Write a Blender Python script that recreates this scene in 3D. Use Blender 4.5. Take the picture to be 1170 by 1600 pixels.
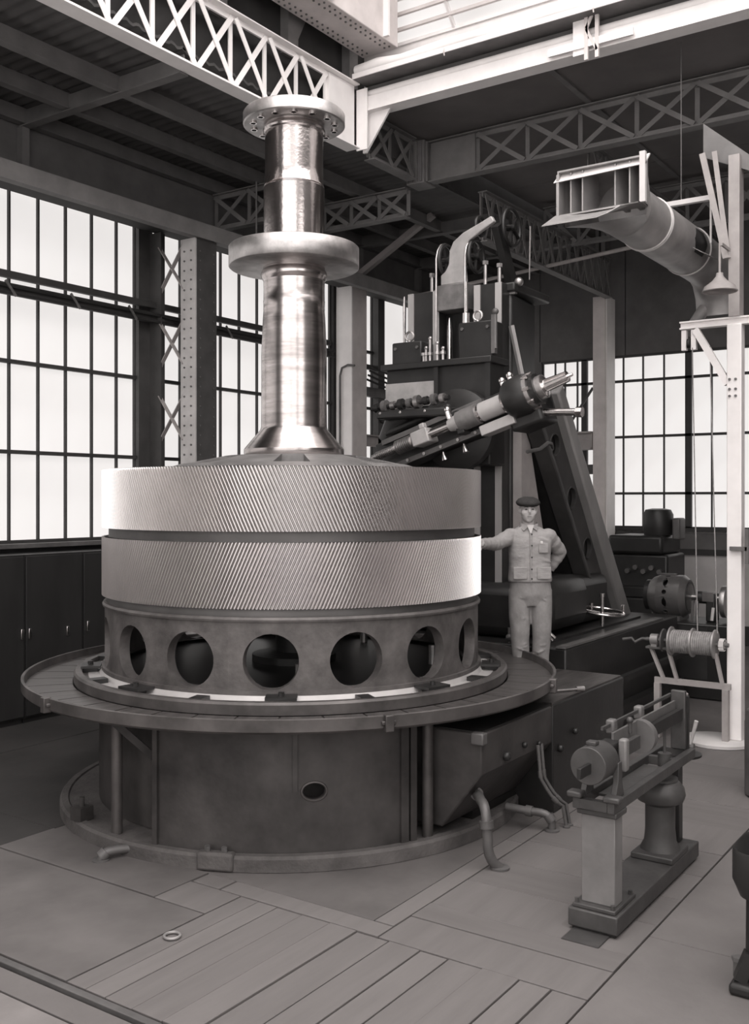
import bpy, bmesh, math, random
from mathutils import Vector, Matrix
random.seed(7)
PI = math.pi
for o in list(bpy.data.objects): bpy.data.objects.remove(o)
SC = bpy.context.scene
COL = SC.collection

# ------------------------------------------------------------------ camera, world, exposure
TH = math.radians(34.4)                 # the hall runs along +X; the camera looks 34.4 degrees off it
FW = Vector((math.cos(TH), math.sin(TH), 0)); RT = Vector((math.sin(TH), -math.cos(TH), 0))
HC = 2.5
cam = bpy.data.cameras.new('camera'); cam.sensor_fit = 'HORIZONTAL'; cam.sensor_width = 36
cam.lens = 36*1560/1170; cam.shift_y = -20/1170; cam.clip_start = .05; cam.clip_end = 200
camo = bpy.data.objects.new('camera', cam); COL.objects.link(camo)
camo.location = (0, 0, HC); camo.rotation_euler = (PI/2, 0, TH-PI/2)
SC.camera = camo
SC.view_settings.view_transform = 'Standard'; SC.view_settings.look = 'None'
SC.view_settings.gamma = 1; SC.view_settings.use_curve_mapping = False
SC.view_settings.exposure = 0.08
SC.cycles.max_bounces = 5; SC.cycles.diffuse_bounces = 3; SC.cycles.glossy_bounces = 3; SC.cycles.transmission_bounces = 2
wd = bpy.data.worlds.new('overcast_sky'); SC.world = wd; wd.use_nodes = True
wd.node_tree.nodes['Background'].inputs[0].default_value = (1.0, .965, .945, 1)
wd.node_tree.nodes['Background'].inputs[1].default_value = 1.0
WIN_SEEN, WIN_SIDE, SKY_TOP, SKY_END = .80, 2.2, 4.2, .8      # daylight of the glazing

# ------------------------------------------------------------------ materials
MATS = {}
def tint(v): return (v*1.03, v*.99, v*.98, 1)
def mat(name, v, rough=.6, metal=0., var=.25, scale=4., bump=0., bscale=30., stretch=(1, 1, 1), spec=.5, var2=0., scale2=20.):
    m = bpy.data.materials.new(name); m.use_nodes = True; nt = m.node_tree; N = nt.nodes; L = nt.links
    b = N['Principled BSDF']; b.inputs['Roughness'].default_value = rough; b.inputs['Metallic'].default_value = metal
    b.inputs['Specular IOR Level'].default_value = spec
    tc = N.new('ShaderNodeTexCoord'); mp = N.new('ShaderNodeMapping'); mp.inputs['Scale'].default_value = stretch
    L.new(tc.outputs['Object'], mp.inputs['Vector'])
    nz = N.new('ShaderNodeTexNoise'); nz.inputs['Scale'].default_value = scale; nz.inputs['Detail'].default_value = 4
    nz.inputs['Roughness'].default_value = .6
    L.new(mp.outputs['Vector'], nz.inputs['Vector'])
    cr = N.new('ShaderNodeValToRGB'); cr.color_ramp.elements[0].position = .3; cr.color_ramp.elements[1].position = .7
    cr.color_ramp.elements[0].color = tint(v*(1-var)); cr.color_ramp.elements[1].color = tint(v*(1+var))
    L.new(nz.outputs['Fac'], cr.inputs['Fac'])
    out = cr.outputs['Color']
    if var2:
        n2 = N.new('ShaderNodeTexNoise'); n2.inputs['Scale'].default_value = scale2; n2.inputs['Detail'].default_value = 2
        L.new(mp.outputs['Vector'], n2.inputs['Vector'])
        r2 = N.new('ShaderNodeValToRGB'); r2.color_ramp.elements[0].position = .35; r2.color_ramp.elements[1].position = .65
        r2.color_ramp.elements[0].color = tint(1-var2); r2.color_ramp.elements[1].color = tint(1+var2)
        mx = N.new('ShaderNodeMix'); mx.data_type = 'RGBA'; mx.blend_type = 'MULTIPLY'; mx.inputs['Factor'].default_value = 1
        L.new(out, mx.inputs['A']); L.new(r2.outputs['Color'], mx.inputs['B']); out = mx.outputs['Result']
    L.new(out, b.inputs['Base Color'])
    if bump:
        n3 = N.new('ShaderNodeTexNoise'); n3.inputs['Scale'].default_value = bscale; n3.inputs['Detail'].default_value = 2
        L.new(mp.outputs['Vector'], n3.inputs['Vector'])
        bp = N.new('ShaderNodeBump'); bp.inputs['Strength'].default_value = bump; bp.inputs['Distance'].default_value = .02
        L.new(n3.outputs['Fac'], bp.inputs['Height']); L.new(bp.outputs['Normal'], b.inputs['Normal'])
    MATS[name] = m
    return m
def glass(name, strength, var=.06):
    m = bpy.data.materials.new(name); m.use_nodes = True; nt = m.node_tree; N = nt.nodes; L = nt.links
    b = N['Principled BSDF']; b.inputs['Base Color'].default_value = tint(.25); b.inputs['Roughness'].default_value = .25
    tc = N.new('ShaderNodeTexCoord'); nz = N.new('ShaderNodeTexNoise'); nz.inputs['Scale'].default_value = .8; nz.inputs['Detail'].default_value = 3
    L.new(tc.outputs['Object'], nz.inputs['Vector'])
    cr = N.new('ShaderNodeValToRGB'); cr.color_ramp.elements[0].position = .3; cr.color_ramp.elements[1].position = .7
    cr.color_ramp.elements[0].color = (1-var*2, .965-var*2, .945-var*2, 1); cr.color_ramp.elements[1].color = (1.0, .965, .945, 1)
    L.new(nz.outputs['Fac'], cr.inputs['Fac']); L.new(cr.outputs['Color'], b.inputs['Emission Color'])
    b.inputs['Emission Strength'].default_value = strength
    MATS[name] = m
glass('frosted_glass', WIN_SEEN); glass('frosted_glass_side', WIN_SIDE); glass('skylight_glass', SKY_TOP); glass('skylight_end_glass', SKY_END, .12)
mat('polished_steel', .55, .18, 1., .24, 3., .05, 40., (1, 1, 1), var2=.12, scale2=1.2)
mat('shaft_steel', .50, .23, 1., .30, 5., .03, 26., (.35, .35, 3.2), var2=.16, scale2=3)
mat('flange_steel', .50, .42, 1., .30, 6., .05, 60.)
mat('gear_steel', .72, .40, 1., .06, 2.)
mat('dark_gap_steel', .12, .5, .6, .2, 3.)
mat('cast_iron', .115, .55, .35, .4, 5., .15, 25., var2=.3, scale2=28)
mat('hub_iron', .22, .5, .5, .3, 5., .1, 30.)
mat('machine_dark', .021, .42, .0, .35, 3., .05, 20.)
mat('machine_black', .016, .38, .0, .3, 3.)
mat('pedestal_iron', .058, .5, .2, .5, 2.2, .10, 16., var2=.45, scale2=11)
mat('tray_steel', .11, .48, .5, .4, 3., .08, 14., var2=.3, scale2=22)
mat('tray_floor', .10, .38, .5, .45, 3., .05, 10., (1, 7, 1), var2=.3, scale2=8)
mat('base_concrete', .10, .8, 0, .35, 4., .3, 40., var2=.25, scale2=30)
mat('slide_steel', .45, .45, .25, .15, 3., 0, 10, (1, 1, .2))
mat('bright_steel', .75, .22, 1., .15, 5.)
mat('machined_plate', .42, .45, .2, .2, 5.)
mat('lit_brace', .22, .55, .0, .2, 3., .04, 30, (1, 1, .3))  # pale tone carries the side light falling on the brace flange
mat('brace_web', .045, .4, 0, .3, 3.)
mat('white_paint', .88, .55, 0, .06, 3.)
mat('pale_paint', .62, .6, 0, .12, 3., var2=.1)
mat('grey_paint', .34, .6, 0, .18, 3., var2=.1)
mat('dim_paint', .17, .65, 0, .2, 3.)
mat('roof_iron', .085, .7, 0, .25, 2.)
mat('roof_board', .13, .75, 0, .18, 1.2, var2=.1, scale2=5)
mat('purlin_paint', .15, .65, 0, .2, 3.)
mat('window_bar', .040, .6, 0, .2, 4.)
mat('dark_column', .06, .55, 0, .25, 3.)
mat('lit_rivet_plate', .50, .6, 0, .15, 3.)
mat('rivet_steel', .14, .5, .3, .2, 3.)
mat('wall_dark', .035, .8, 0, .3, 2.)
mat('wall_plaster', .50, .85, 0, .15, 1.5, .05, 10)
mat('wall_panel', .12, .8, 0, .2, 2.)
mat('cabinet_wood', .020, .55, 0, .35, 3., 0, 10, (1, 1, .2))
mat('plank_wood', 0.137, .78, 0, .09, 3., .06, 30, (.35, 3, 1), var2=.1, scale2=14)
mat('plank_wood_b', 0.128, .78, 0, .09, 3., .06, 30, (3, .35, 1), var2=.1, scale2=14)
mat('plank_wood_c', 0.148, .78, 0, .09, 3., .06, 30, (.35, 3, 1), var2=.1, scale2=14)
mat('floor_plate', 0.114, .72, 0, .25, 1.5, .06, 20, var2=.14, scale2=6)
mat('falloff_plate', .038, .7, 0, .3, 1.5, .06, 20, var2=.2, scale2=6)  # darkened copy of floor_plate: light falloff put into the colour
mat('motor_iron', .13, .3, .4, .2, 3.)
mat('concrete', 0.130, .85, 0, .18, 1.2, .1, 30, var2=.12, scale2=8)
mat('pale_concrete', .19, .85, 0, .15, 2., .1, 30, var2=.12, scale2=8)
mat('sub_floor', .012, .9, 0, .2, 2.)
mat('pale_iron', .21, .55, .2, .18, 4., .05, 30)
mat('scale_iron', .075, .5, .3, .3, 4., .05, 30)
mat('worn_iron', .14, .5, .2, .2, 4.)
mat('mid_iron', .13, .5, .3, .25, 4., .05, 30)
mat('galvanised', .36, .45, .5, .2, 3., .03, 20)
mat('galvanised_white', .62, .5, .1, .1, 3.)
mat('rope_hemp', .30, .9, 0, .25, 20, .4, 120)
mat('cable_black', .02, .6, 0, .2, 5)
mat('cotton_jacket', .33, .9, 0, .14, 9., .35, 14, (1, 1, 1.8), spec=.1)
mat('cotton_trousers', .27, .9, 0, .18, 8., .35, 12, (1.4, 1, 1), spec=.1)
mat('skin', .50, .55, 0, .05, 8., spec=.3)
mat('beret_wool', .045, .95, 0, .2, 20, .2, 60, spec=.1)
mat('eye_dark', .03, .4)
mat('lip_dark', .14, .7)
mat('shirt', .6, .9, 0, .1, 9.)
mat('shoe_leather', .03, .5)

# ------------------------------------------------------------------ mesh helpers
class MB:
    def __init__(s): s.v = []; s.f = []
    def add(s, vs, fs, M=None):
        o = len(s.v)
        s.v += [tuple(M @ Vector(p)) for p in vs] if M else [tuple(p) for p in vs]
        s.f += [tuple(i+o for i in f) for f in fs]; return s
    def box(s, x0, x1, y0, y1, z0, z1, M=None):
        vs = [(x, y, z) for z in (z0, z1) for y in (y0, y1) for x in (x0, x1)]
        return s.add(vs, [(0, 2, 3, 1), (4, 5, 7, 6), (0, 1, 5, 4), (2, 6, 7, 3), (0, 4, 6, 2), (1, 3, 7, 5)], M)
    def beam(s, a, b, w, h, up=(0, 0, 1)):
        a = Vector(a); b = Vector(b); d = (b-a); L = d.length; d.normalize(); u = Vector(up)
        sd = d.cross(u)
        if sd.length < 1e-4: sd = d.cross(Vector((1, 0, 0)))
        sd.normalize(); u = sd.cross(d)
        M = Matrix((d, sd, u)).transposed().to_4x4(); M.translation = a
        return s.box(0, L, -w/2, w/2, -h/2, h/2, M)
    def tube(s, pts, r, n=10, cap=True, closed=False):
        pts = [Vector(p) for p in pts]; rs = r if isinstance(r, (list, tuple)) else [r]*len(pts)
        vs = []; fs = []; prev = None; m = len(pts)
        for i, p in enumerate(pts):
            if closed: t = pts[(i+1) % m]-pts[i-1]
            else: t = pts[min(i+1, m-1)]-pts[max(i-1, 0)]
            t.normalize()
            if prev is None:
                a = Vector((0, 0, 1)) if abs(t.z) < .9 else Vector((1, 0, 0)); prev = t.cross(a).normalized()
            prev = (prev-t*prev.dot(t)).normalized(); q = t.cross(prev)
            for k in range(n):
                an = 2*PI*k/n; vs.append(p+(prev*math.cos(an)+q*math.sin(an))*rs[i])
        for i in range(m if closed else m-1):
            for k in range(n):
                j = (i+1) % m
                fs.append((i*n+k, i*n+(k+1) % n, j*n+(k+1) % n, j*n+k))
        if cap and not closed: fs.append(tuple(range(n-1, -1, -1))); fs.append(tuple((m-1)*n+k for k in range(n)))
        return s.add(vs, fs)
    def cyl(s, a, b, r, n=16, r2=None): return s.tube([a, b], [r, r if r2 is None else r2], n)
    def lathe(s, prof, n=48, M=None, a0=0, a1=2*PI, cap=True):
        full = abs(a1-a0-2*PI) < 1e-6; m = n if full else n+1; vs = []; fs = []
        for k in range(m):
            an = a0+(a1-a0)*k/n; c, si = math.cos(an), math.sin(an)
            for r, z in prof: vs.append((r*c, r*si, z))
        P = len(prof)
        for k in range(n):
            j = (k+1) % m
            for i in range(P-1):
                fs.append((k*P+i, j*P+i, j*P+i+1, k*P+i+1))
        if full and cap:
            if prof[0][0] > 1e-6: fs.append(tuple(k*P for k in range(n-1, -1, -1)))
            if prof[-1][0] > 1e-6: fs.append(tuple(k*P+P-1 for k in range(n)))
        elif not full and cap:
            fs.append(tuple(range(P-1, -1, -1))); fs.append(tuple(n*P+i for i in range(P)))
        return s.add(vs, fs, M)
    def ring(s, r0, r1, z0, z1, n=64, M=None, a0=0, a1=2*PI):
        full = abs(a1-a0-2*PI) < 1e-6; m = n if full else n+1; vs = []; fs = []
        for k in range(m):
            an = a0+(a1-a0)*k/n; c, si = math.cos(an), math.sin(an)
            for r, z in ((r0, z0), (r1, z0), (r1, z1), (r0, z1)): vs.append((r*c, r*si, z))
        for k in range(n):
            j = (k+1) % m
            for i in range(4): fs.append((k*4+i, j*4+i, j*4+(i+1) % 4, k*4+(i+1) % 4))
        if not full: fs.append((3, 2, 1, 0)); fs.append((n*4, n*4+1, n*4+2, n*4+3))
        return s.add(vs, fs, M)
    def prism(s, poly, z0, z1, M=None):
        n = len(poly); vs = [(x, y, z0) for x, y in poly]+[(x, y, z1) for x, y in poly]
        fs = [tuple(range(n-1, -1, -1)), tuple(range(n, 2*n))]+[(i, (i+1) % n, n+(i+1) % n, n+i) for i in range(n)]
        return s.add(vs, fs, M)
    def sphere(s, c, r, n=12, sq=(1, 1, 1)):
        prof = [(max(0, math.sin(PI*i/n))*1, -math.cos(PI*i/n)) for i in range(n+1)]
        M = Matrix.Translation(c) @ Matrix.Diagonal((r*sq[0], r*sq[1], r*sq[2], 1))
        return s.lathe([(a if a > 1e-5 else 1e-5, b) for a, b in prof], n*2, M, cap=False)
    def torus(s, c, R, r, axis=(0, 0, 1), n=32, m=8):
        ax = Vector(axis).normalized(); t = ax.orthogonal().normalized(); q = ax.cross(t); c = Vector(c)
        return s.tube([c+(t*math.cos(2*PI*k/n)+q*math.sin(2*PI*k/n))*R for k in range(n)], r, m, closed=True)
    def holed(s, fmap, u0, u1, v0, v1, cu, cv, ru, rv, k=6):
        """plate patch with an oval hole; fmap(u, v, w) gives the point, w = 0 outside face, 1 inside face"""
        per = []
        for i in range(k): per.append((u0+(u1-u0)*i/k, v0))
        for i in range(k): per.append((u1, v0+(v1-v0)*i/k))
        for i in range(k): per.append((u1-(u1-u0)*i/k, v1))
        for i in range(k): per.append((u0, v1-(v1-v0)*i/k))
        n = len(per); vs = []; fs = []
        for w in (0, 1):
            for u, v in per: vs.append(fmap(u, v, w))
            for u, v in per:
                an = math.atan2((v-cv)/rv, (u-cu)/ru); vs.append(fmap(cu+ru*math.cos(an), cv+rv*math.sin(an), w))
        for i in range(n):
            j = (i+1) % n
            fs.append((i, j, n+j, n+i)); fs.append((2*n+i, 3*n+i, 3*n+j, 2*n+j))
            fs.append((n+i, n+j, 3*n+j, 3*n+i)); fs.append((i, 2*n+i, 2*n+j, j))
        return s.add(vs, fs)

def mesh_of(name, mb, m, smooth=35):
    me = bpy.data.meshes.new(name); me.from_pydata(mb.v, [], mb.f); me.validate(); me.update()
    bm = bmesh.new(); bm.from_mesh(me); bmesh.ops.recalc_face_normals(bm, faces=bm.faces); bm.to_mesh(me); bm.free()
    if smooth:
        me.polygons.foreach_set('use_smooth', [True]*len(me.polygons)); me.set_sharp_from_angle(angle=math.radians(smooth))
    me.materials.append(MATS[m]); return me
def obj(name, mb, m, parent=None, bevel=0, smooth=35, loc=None, label=None, kind=None):
    o = bpy.data.objects.new(name, mesh_of(name, mb, m, smooth)); COL.objects.link(o)
    if parent: o.parent = parent
    if loc: o.location = loc
    if bevel:
        b = o.modifiers.new('bevel', 'BEVEL'); b.width = bevel; b.segments = 2; b.limit_method = 'ANGLE'; b.angle_limit = math.radians(40)
    if label: o['label'] = label
    if kind: o['kind'] = kind
    return o
def tag(o, label, cat, group=None):
    o['label'] = label; o['category'] = cat
    if group: o['group'] = group
    return o
def thing(name, label, cat, loc=(0, 0, 0), rz=0, group=None):
    o = bpy.data.objects.new(name, None); COL.objects.link(o); o.empty_display_size = .2
    o.location = loc; o.rotation_euler = (0, 0, rz); return tag(o, label, cat, group)
def inst(o, parent, loc=(0, 0, 0), rot=(0, 0, 0), scale=(1, 1, 1)):
    c = o.copy(); COL.objects.link(c); c.parent = parent; c.location = loc; c.rotation_euler = rot; c.scale = scale; return c
def struct(name, mb, m, bevel=0, label=None, smooth=0):
    o = obj(name, mb, m, None, bevel, smooth); o['kind'] = 'structure'
    if label: o['label'] = label
    return o
def structe(name, label, loc=(0, 0, 0)):
    o = bpy.data.objects.new(name, None); COL.objects.link(o); o.location = loc; o['kind'] = 'structure'; o['label'] = label; return o
def B(*a): return MB().box(*a)

# ================================================================== THE HALL
# ---- floor: sub floor, boards, plates
floor = struct('floor', B(-3, 17.9, -6, 10.2, -.3, -.045), 'sub_floor', label='workshop floor of boards, steel plates and concrete')
def slab(name, u0, u1, v0, v1, m, top=0.0, th=.04, g=.004):
    o = obj(name, B(u0+g, u1-g, v0+g, v1-g, top-th, top), m, floor, bevel=.003, smooth=0); return o
VE = [4.245, 4.10, 3.95, 3.755, 3.545, 3.352, 3.125, 2.92, 2.737, 2.532, 2.315, 2.13, 1.94]
for i in range(len(VE)-1):
    slab('plank', 3.37, 4.715, VE[i+1], VE[i], ('plank_wood', 'plank_wood_c', 'plank_wood')[i % 3], top=random.uniform(-.004, .003), g=random.choice((.0025, .003, .005, .0075)))
slab('border_board', 4.72, 4.885, 3.21, 4.43, 'plank_wood_c', g=.003); slab('border_board', 4.72, 4.885, 4.44, 4.68, 'plank_wood', g=.004)
slab('border_board', 4.89, 6.6, 3.212, 3.35, 'plank_wood_c', g=.003); slab('border_board', 6.6, 9.2, 3.212, 3.35, 'plank_wood', g=.003)
UE = [4.72, 5.07, 5.30, 5.77, 6.22, 6.68, 7.16, 7.75, 8.35, 8.95, 9.55, 10.15]
for i in range(len(UE)-1):
    slab('plank', UE[i], UE[i+1], 1.94, 3.208, 'plank_wood_b' if i % 2 else 'plank_wood', top=random.uniform(-.003, .002), g=.0028)
slab('floor_plate', 4.89, 9.2, 3.355, 6.3, 'floor_plate', top=-.004); slab('floor_plate', 4.89, 9.2, 6.3, 8.6, 'falloff_plate', top=-.004)
slab('floor_plate', 9.2, 17.9, 1.94, 10.1, 'floor_plate', top=-.006)
slab('floor_plate', 3.37, 4.39, 4.25, 7.2, 'floor_plate', top=.0)
slab('floor_plate', 4.395, 4.715, 4.25, 4.69, 'plank_wood', g=.003); slab('floor_plate', 4.395, 4.885, 4.69, 6.3, 'floor_plate', top=.003)
slab('floor_plate', 4.395, 4.885, 6.3, 8.6, 'falloff_plate'); slab('floor_plate', 3.37, 4.39, 7.2, 10.1, 'falloff_plate'); slab('floor_plate', 4.395, 9.2, 8.6, 10.1, 'falloff_plate')
for i, (a, b) in enumerate(((-3, 1.5), (1.5, 5.6), (5.6, 9.9), (9.9, 13.8), (13.8, 17.9))):
    slab('concrete_slab', max(a, 3.37) if i < 2 else a, b, -6, 1.932, 'concrete', g=.003) if b > 3.37 else None
slab('concrete_slab', 3.12, 3.285, -6, 10.1, 'concrete', top=-.004); slab('concrete_slab', -3, 3.11, -6, 10.1, 'pale_concrete')
obj('rail', B(3.305, 3.35, -6, 10.1, -.04, .006), 'mid_iron', floor, bevel=.004)

# ---- left wall with its windows
ZR = [2.0, 3.05, 4.10, 5.09, 6.14]
wl = structe('wall_left', 'dark left wall under and between tall frosted windows')
obj('wall_base', B(-3, 17.9, 10.0, 10.25, 0, 1.93), 'wall_dark', wl)
obj('window_ledge', B(-3, 17.9, 9.86, 10.25, 1.93, 1.985), 'mid_iron', wl, bevel=.006)
obj('eave_beam', B(-3, 17.9, 9.9, 10.25, 6.16, 6.36), 'grey_paint', wl)
obj('eave_beam', B(-3, 17.9, 9.08, 9.20, 5.86, 6.06), 'dim_paint', wl); obj('eave_soffit', B(-3, 17.9, 9.20, 9.9, 6.03, 6.06), 'wall_dark', wl)
obj('eave_beam', B(-3, 17.9, 9.96, 10.25, 6.36, 7.15), 'wall_panel', wl)
for a, b in ((5.55, 5.75), (13.35, 13.83), (17.5, 17.9)): obj('wall_pier', B(a, b, 9.97, 10.25, 1.985, 6.16), 'wall_dark', wl)
PANE = {}
def pane(w, h, axis, m, parent, c):
    key = (round(w, 3), round(h, 3), axis, m)
    if key not in PANE:
        mb = B(-w/2, w/2, -.005, .005, -h/2, h/2) if axis == 'u' else B(-.005, .005, -w/2, w/2, -h/2, h/2)
        PANE[key] = mesh_of('pane', mb, m, 0)
    o = bpy.data.objects.new('pane', PANE[key]); COL.objects.link(o); o.parent = parent; o.location = c; return o
def window_u(name, label, V, edges, rows, m='frosted_glass', bar=.022, rail=.045, posts=()):
    w = structe(name, label, (0, V, 0))
    for i in range(len(edges)-1):
        for j in range(len(rows)-1):
            pane(edges[i+1]-edges[i]-.01, rows[j+1]-rows[j]-.01, 'u', m, w, ((edges[i]+edges[i+1])/2, .06, (rows[j]+rows[j+1])/2))
    for e in edges: obj('glazing_bar', B(e-bar/2, e+bar/2, .01, .05, rows[0], rows[-1]), 'window_bar', w)
    for z in rows: obj('transom', B(edges[0], edges[-1], -.02, .048, z-rail/2, z+rail/2), 'window_bar', w)
    return w
def window_v(name, label, U, edges, rows, m='frosted_glass', bar=.025, rail=.045, thick=()):
    w = structe(name, label, (U, 0, 0))
    for i in range(len(edges)-1):
        for j in range(len(rows)-1):
            pane(edges[i+1]-edges[i]-.01, rows[j+1]-rows[j]-.01, 'v', m, w, (.06, (edges[i]+edges[i+1])/2, (rows[j]+rows[j+1])/2))
    for e in edges:
        k = .11 if e in thick else bar
        obj('glazing_bar', B(-.02 if e in thick else .01, .05, e-k/2, e+k/2, rows[0], rows[-1]), 'window_bar', w)
    for z in rows: obj('transom', B(-.02, .048, edges[0], edges[-1], z-rail/2, z+rail/2), 'window_bar', w)
    return w
fr = lambda a, b, n: [a+(b-a)*i/n for i in range(n+1)]
window_u('window_1', 'frosted multi-pane window at far left', 10.02, [5.765, 5.965, 6.365, 6.765, 7.165, 7.565, 7.965, 8.365, 8.765, 9.07], ZR)
window_u('window_2', 'narrow frosted window seen through the lattice column', 10.02, [9.2, 9.5, 9.9], ZR)
window_u('window_3', 'frosted multi-pane window behind the tall shaft', 10.02, [9.95, 10.31, 10.71, 11.11, 11.51, 11.91, 12.31, 12.71, 13.11, 13.34], ZR)
window_u('window_4', 'narrow frosted window right of the pale column', 10.02, [13.84, 14.22, 14.58], [2.0, 3.05, 3.6, 4.10, 5.09, 6.14])
window_u('window_5', 'wide pale window behind the machine column', 10.02, [14.78, 17.5], [2.0, 4.1, 6.14])
window_u('window_6', 'frosted window beside the photographer', 10.02, fr(-2.8, 5.55, 8), ZR)
obj('window_jamb', B(9.07, 9.31, 9.96, 10.05, 2.0, 6.16), 'dark_column', wl)
obj('window_post', B(14.58, 14.78, 9.9, 10.05, 2.0, 6.16), 'dark_column', wl)

# ---- back wall
wb = structe('wall_back', 'far wall of the hall, plaster below and dark panels above the windows')
obj('wall_base', B(17.72, 17.9, -6, 10.2, 0, 1.93), 'wall_plaster', wb)
obj('wall_band', B(17.66, 17.72, -6, 10.2, 1.52, 1.62), 'wall_dark', wb); obj('wall_band', B(17.69, 17.72, -6, 10.2, 1.62, 1.9), 'wall_panel', wb)
obj('skirting', B(17.66, 17.72, -6, 10.2, 0, .32), 'wall_dark', wb)
for a, b in ((-6, -2.5), (-2.5, 2.9), (2.9, 6.55), (6.55, 8.25), (8.25, 10.2)):
    obj('wall_panel', B(17.7, 17.9, a+.01, b-.01, 5.14, 7.6), 'wall_panel', wb)
obj('wall_pier', B(17.7, 17.9, 8.22, 10.2, 1.93, 5.14), 'wall_panel', wb); obj('window_ledge', B(17.62, 17.9, -6, 8.22, 1.93, 1.97), 'window_bar', wb)
window_v('window_7', 'frosted multi-pane window in the far wall at right', 17.72, [2.3, 2.68, 3.06, 3.45, 3.84, 4.22, 4.61, 5.0, 5.40, 5.845, 6.23, 6.6, 7.0, 7.35, 7.5, 7.75, 7.95, 8.2], [1.99, 2.606, 3.641, 4.665, 5.12], thick=(5.40, 7.35))
obj('wall_pier', B(17.7, 17.9, -6, 2.28, 1.97, 5.14), 'wall_panel', wb)

# ---- walls behind and beside the photographer, with the other windows of the hall
wf = structe('wall_front', 'plastered wall behind the photographer')
obj('wall_base', B(-3.2, -3, -6, 10.2, 0, 1.6), 'wall_plaster', wf)
for a, b in ((-6, -5.6), (-.1, .2), (6.2, 10.2)): obj('wall_pier', B(-3.2, -3, a, b, 1.6, 9.6), 'wall_panel', wf)
obj('wall_upper', B(-3.2, -3, -6, 10.2, 9.6, 10.2), 'wall_panel', wf)
for i, (a, b) in enumerate(((-5.6, -.1), (.2, 6.2))):
    window_v('window_%d' % (8+i), ('tall gable window behind the photographer, right half', 'tall gable window behind the photographer, left half')[i], -3.1, fr(a, b, 4), fr(1.6, 9.6, 4), 'frosted_glass_side', bar=.06)
wr = structe('wall_right', 'plastered wall on the right side of the hall')
obj('wall_base', B(-3, 17.9, -6.2, -6, 0, 2.0), 'wall_panel', wr); obj('wall_upper', B(-3, 17.9, -6.2, -6, 8.5, 10.2), 'wall_panel', wr)
for a, b in ((-3, -2), (3.2, 17.9)): obj('wall_pier', B(a, b, -6.2, -6, 2.0, 8.5), 'wall_panel', wr)
window_u('window_11', 'tall window in the right wall', -6.1, fr(-2, 3.2, 4), fr(2.0, 8.5, 3), 'frosted_glass_side', bar=.05)

# ---- roofs
ceil = structe('ceiling', 'dark roof of corrugated iron and boards over the workshop')
def corrugated(u0, u1, v0, v1, z):
    mb = MB(); n = int((u1-u0)/.038); vs = []; fs = []
    for i in range(n+1):
        u = u0+(u1-u0)*i/n; dz = .016*math.sin(2*PI*u/.15)
        vs += [(u, v0, z+dz), (u, v1, z+dz), (u, v0, z+dz+.03), (u, v1, z+dz+.03)]
    for i in range(n):
        a = i*4; b = a+4
        fs += [(a, a+1, b+1, b), (a+2, b+2, b+3, a+3), (a, b, b+2, a+2), (a+1, a+3, b+3, b+1)]
    return mb.add(vs, fs)
us = [-3, 1.2, 3.2, 5.2, 7.25, 9.5, 11.65, 13.7, 15.7, 17.9]
for i in range(len(us)-1):
    for j, (a, b) in enumerate(((7.3, 8.34), (8.3, 9.14), (9.1, 10.2))):
        obj('corrugated_sheet', corrugated(us[i]-.02, us[i+1]+.02, a, b, 7.03+.012*(j % 2)+.006*(i % 2)), 'roof_iron', ceil, smooth=60)
for k, (u0, u1) in enumerate(((10.12, 11.6), (11.6, 14.2), (14.2, 17.9))):
    for a, b in ((-6, -3.2), (-3.2, -.6), (-.6, 2.1), (2.1, 4.75), (4.75, 7.2)):
        obj('roof_board', B(u0+.006, u1-.006, a+.006, b-.006, 7.38, 7.44), 'roof_board', ceil)
    for v in (-3.2, -.6, 2.1, 4.75): obj('cover_strip', B(u0, u1, v-.035, v+.035, 7.36, 7.379), 'purlin_paint', ceil)
obj('roof_slab', B(10.15, 17.9, -6, 7.2, 7.45, 7.6), 'roof_iron', ceil)
obj('fascia', B(10.15, 17.9, 7.31, 7.35, 7.0, 7.6), 'roof_iron', ceil)
obj('upper_wall', B(-3, 10.6, 7.42, 7.6, 7.06, 10.2), 'wall_dark', ceil)
obj('end_wall', B(10.6, 10.75, -6, 7.6, 7.6, 8.22), 'white_paint', ceil)
for u in fr(3.0, 10.2, 6): obj('upper_post', B(u-.09, u+.09, 7.30, 7.42, 7.66, 10.1), 'dim_paint', ceil)
for u in fr(3.0, 9.0, 5): obj('upper_strut', MB().beam((u, 7.34, 7.8), (u+1.1, 7.34, 9.9), .07, .12), 'dim_paint', ceil)
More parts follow.
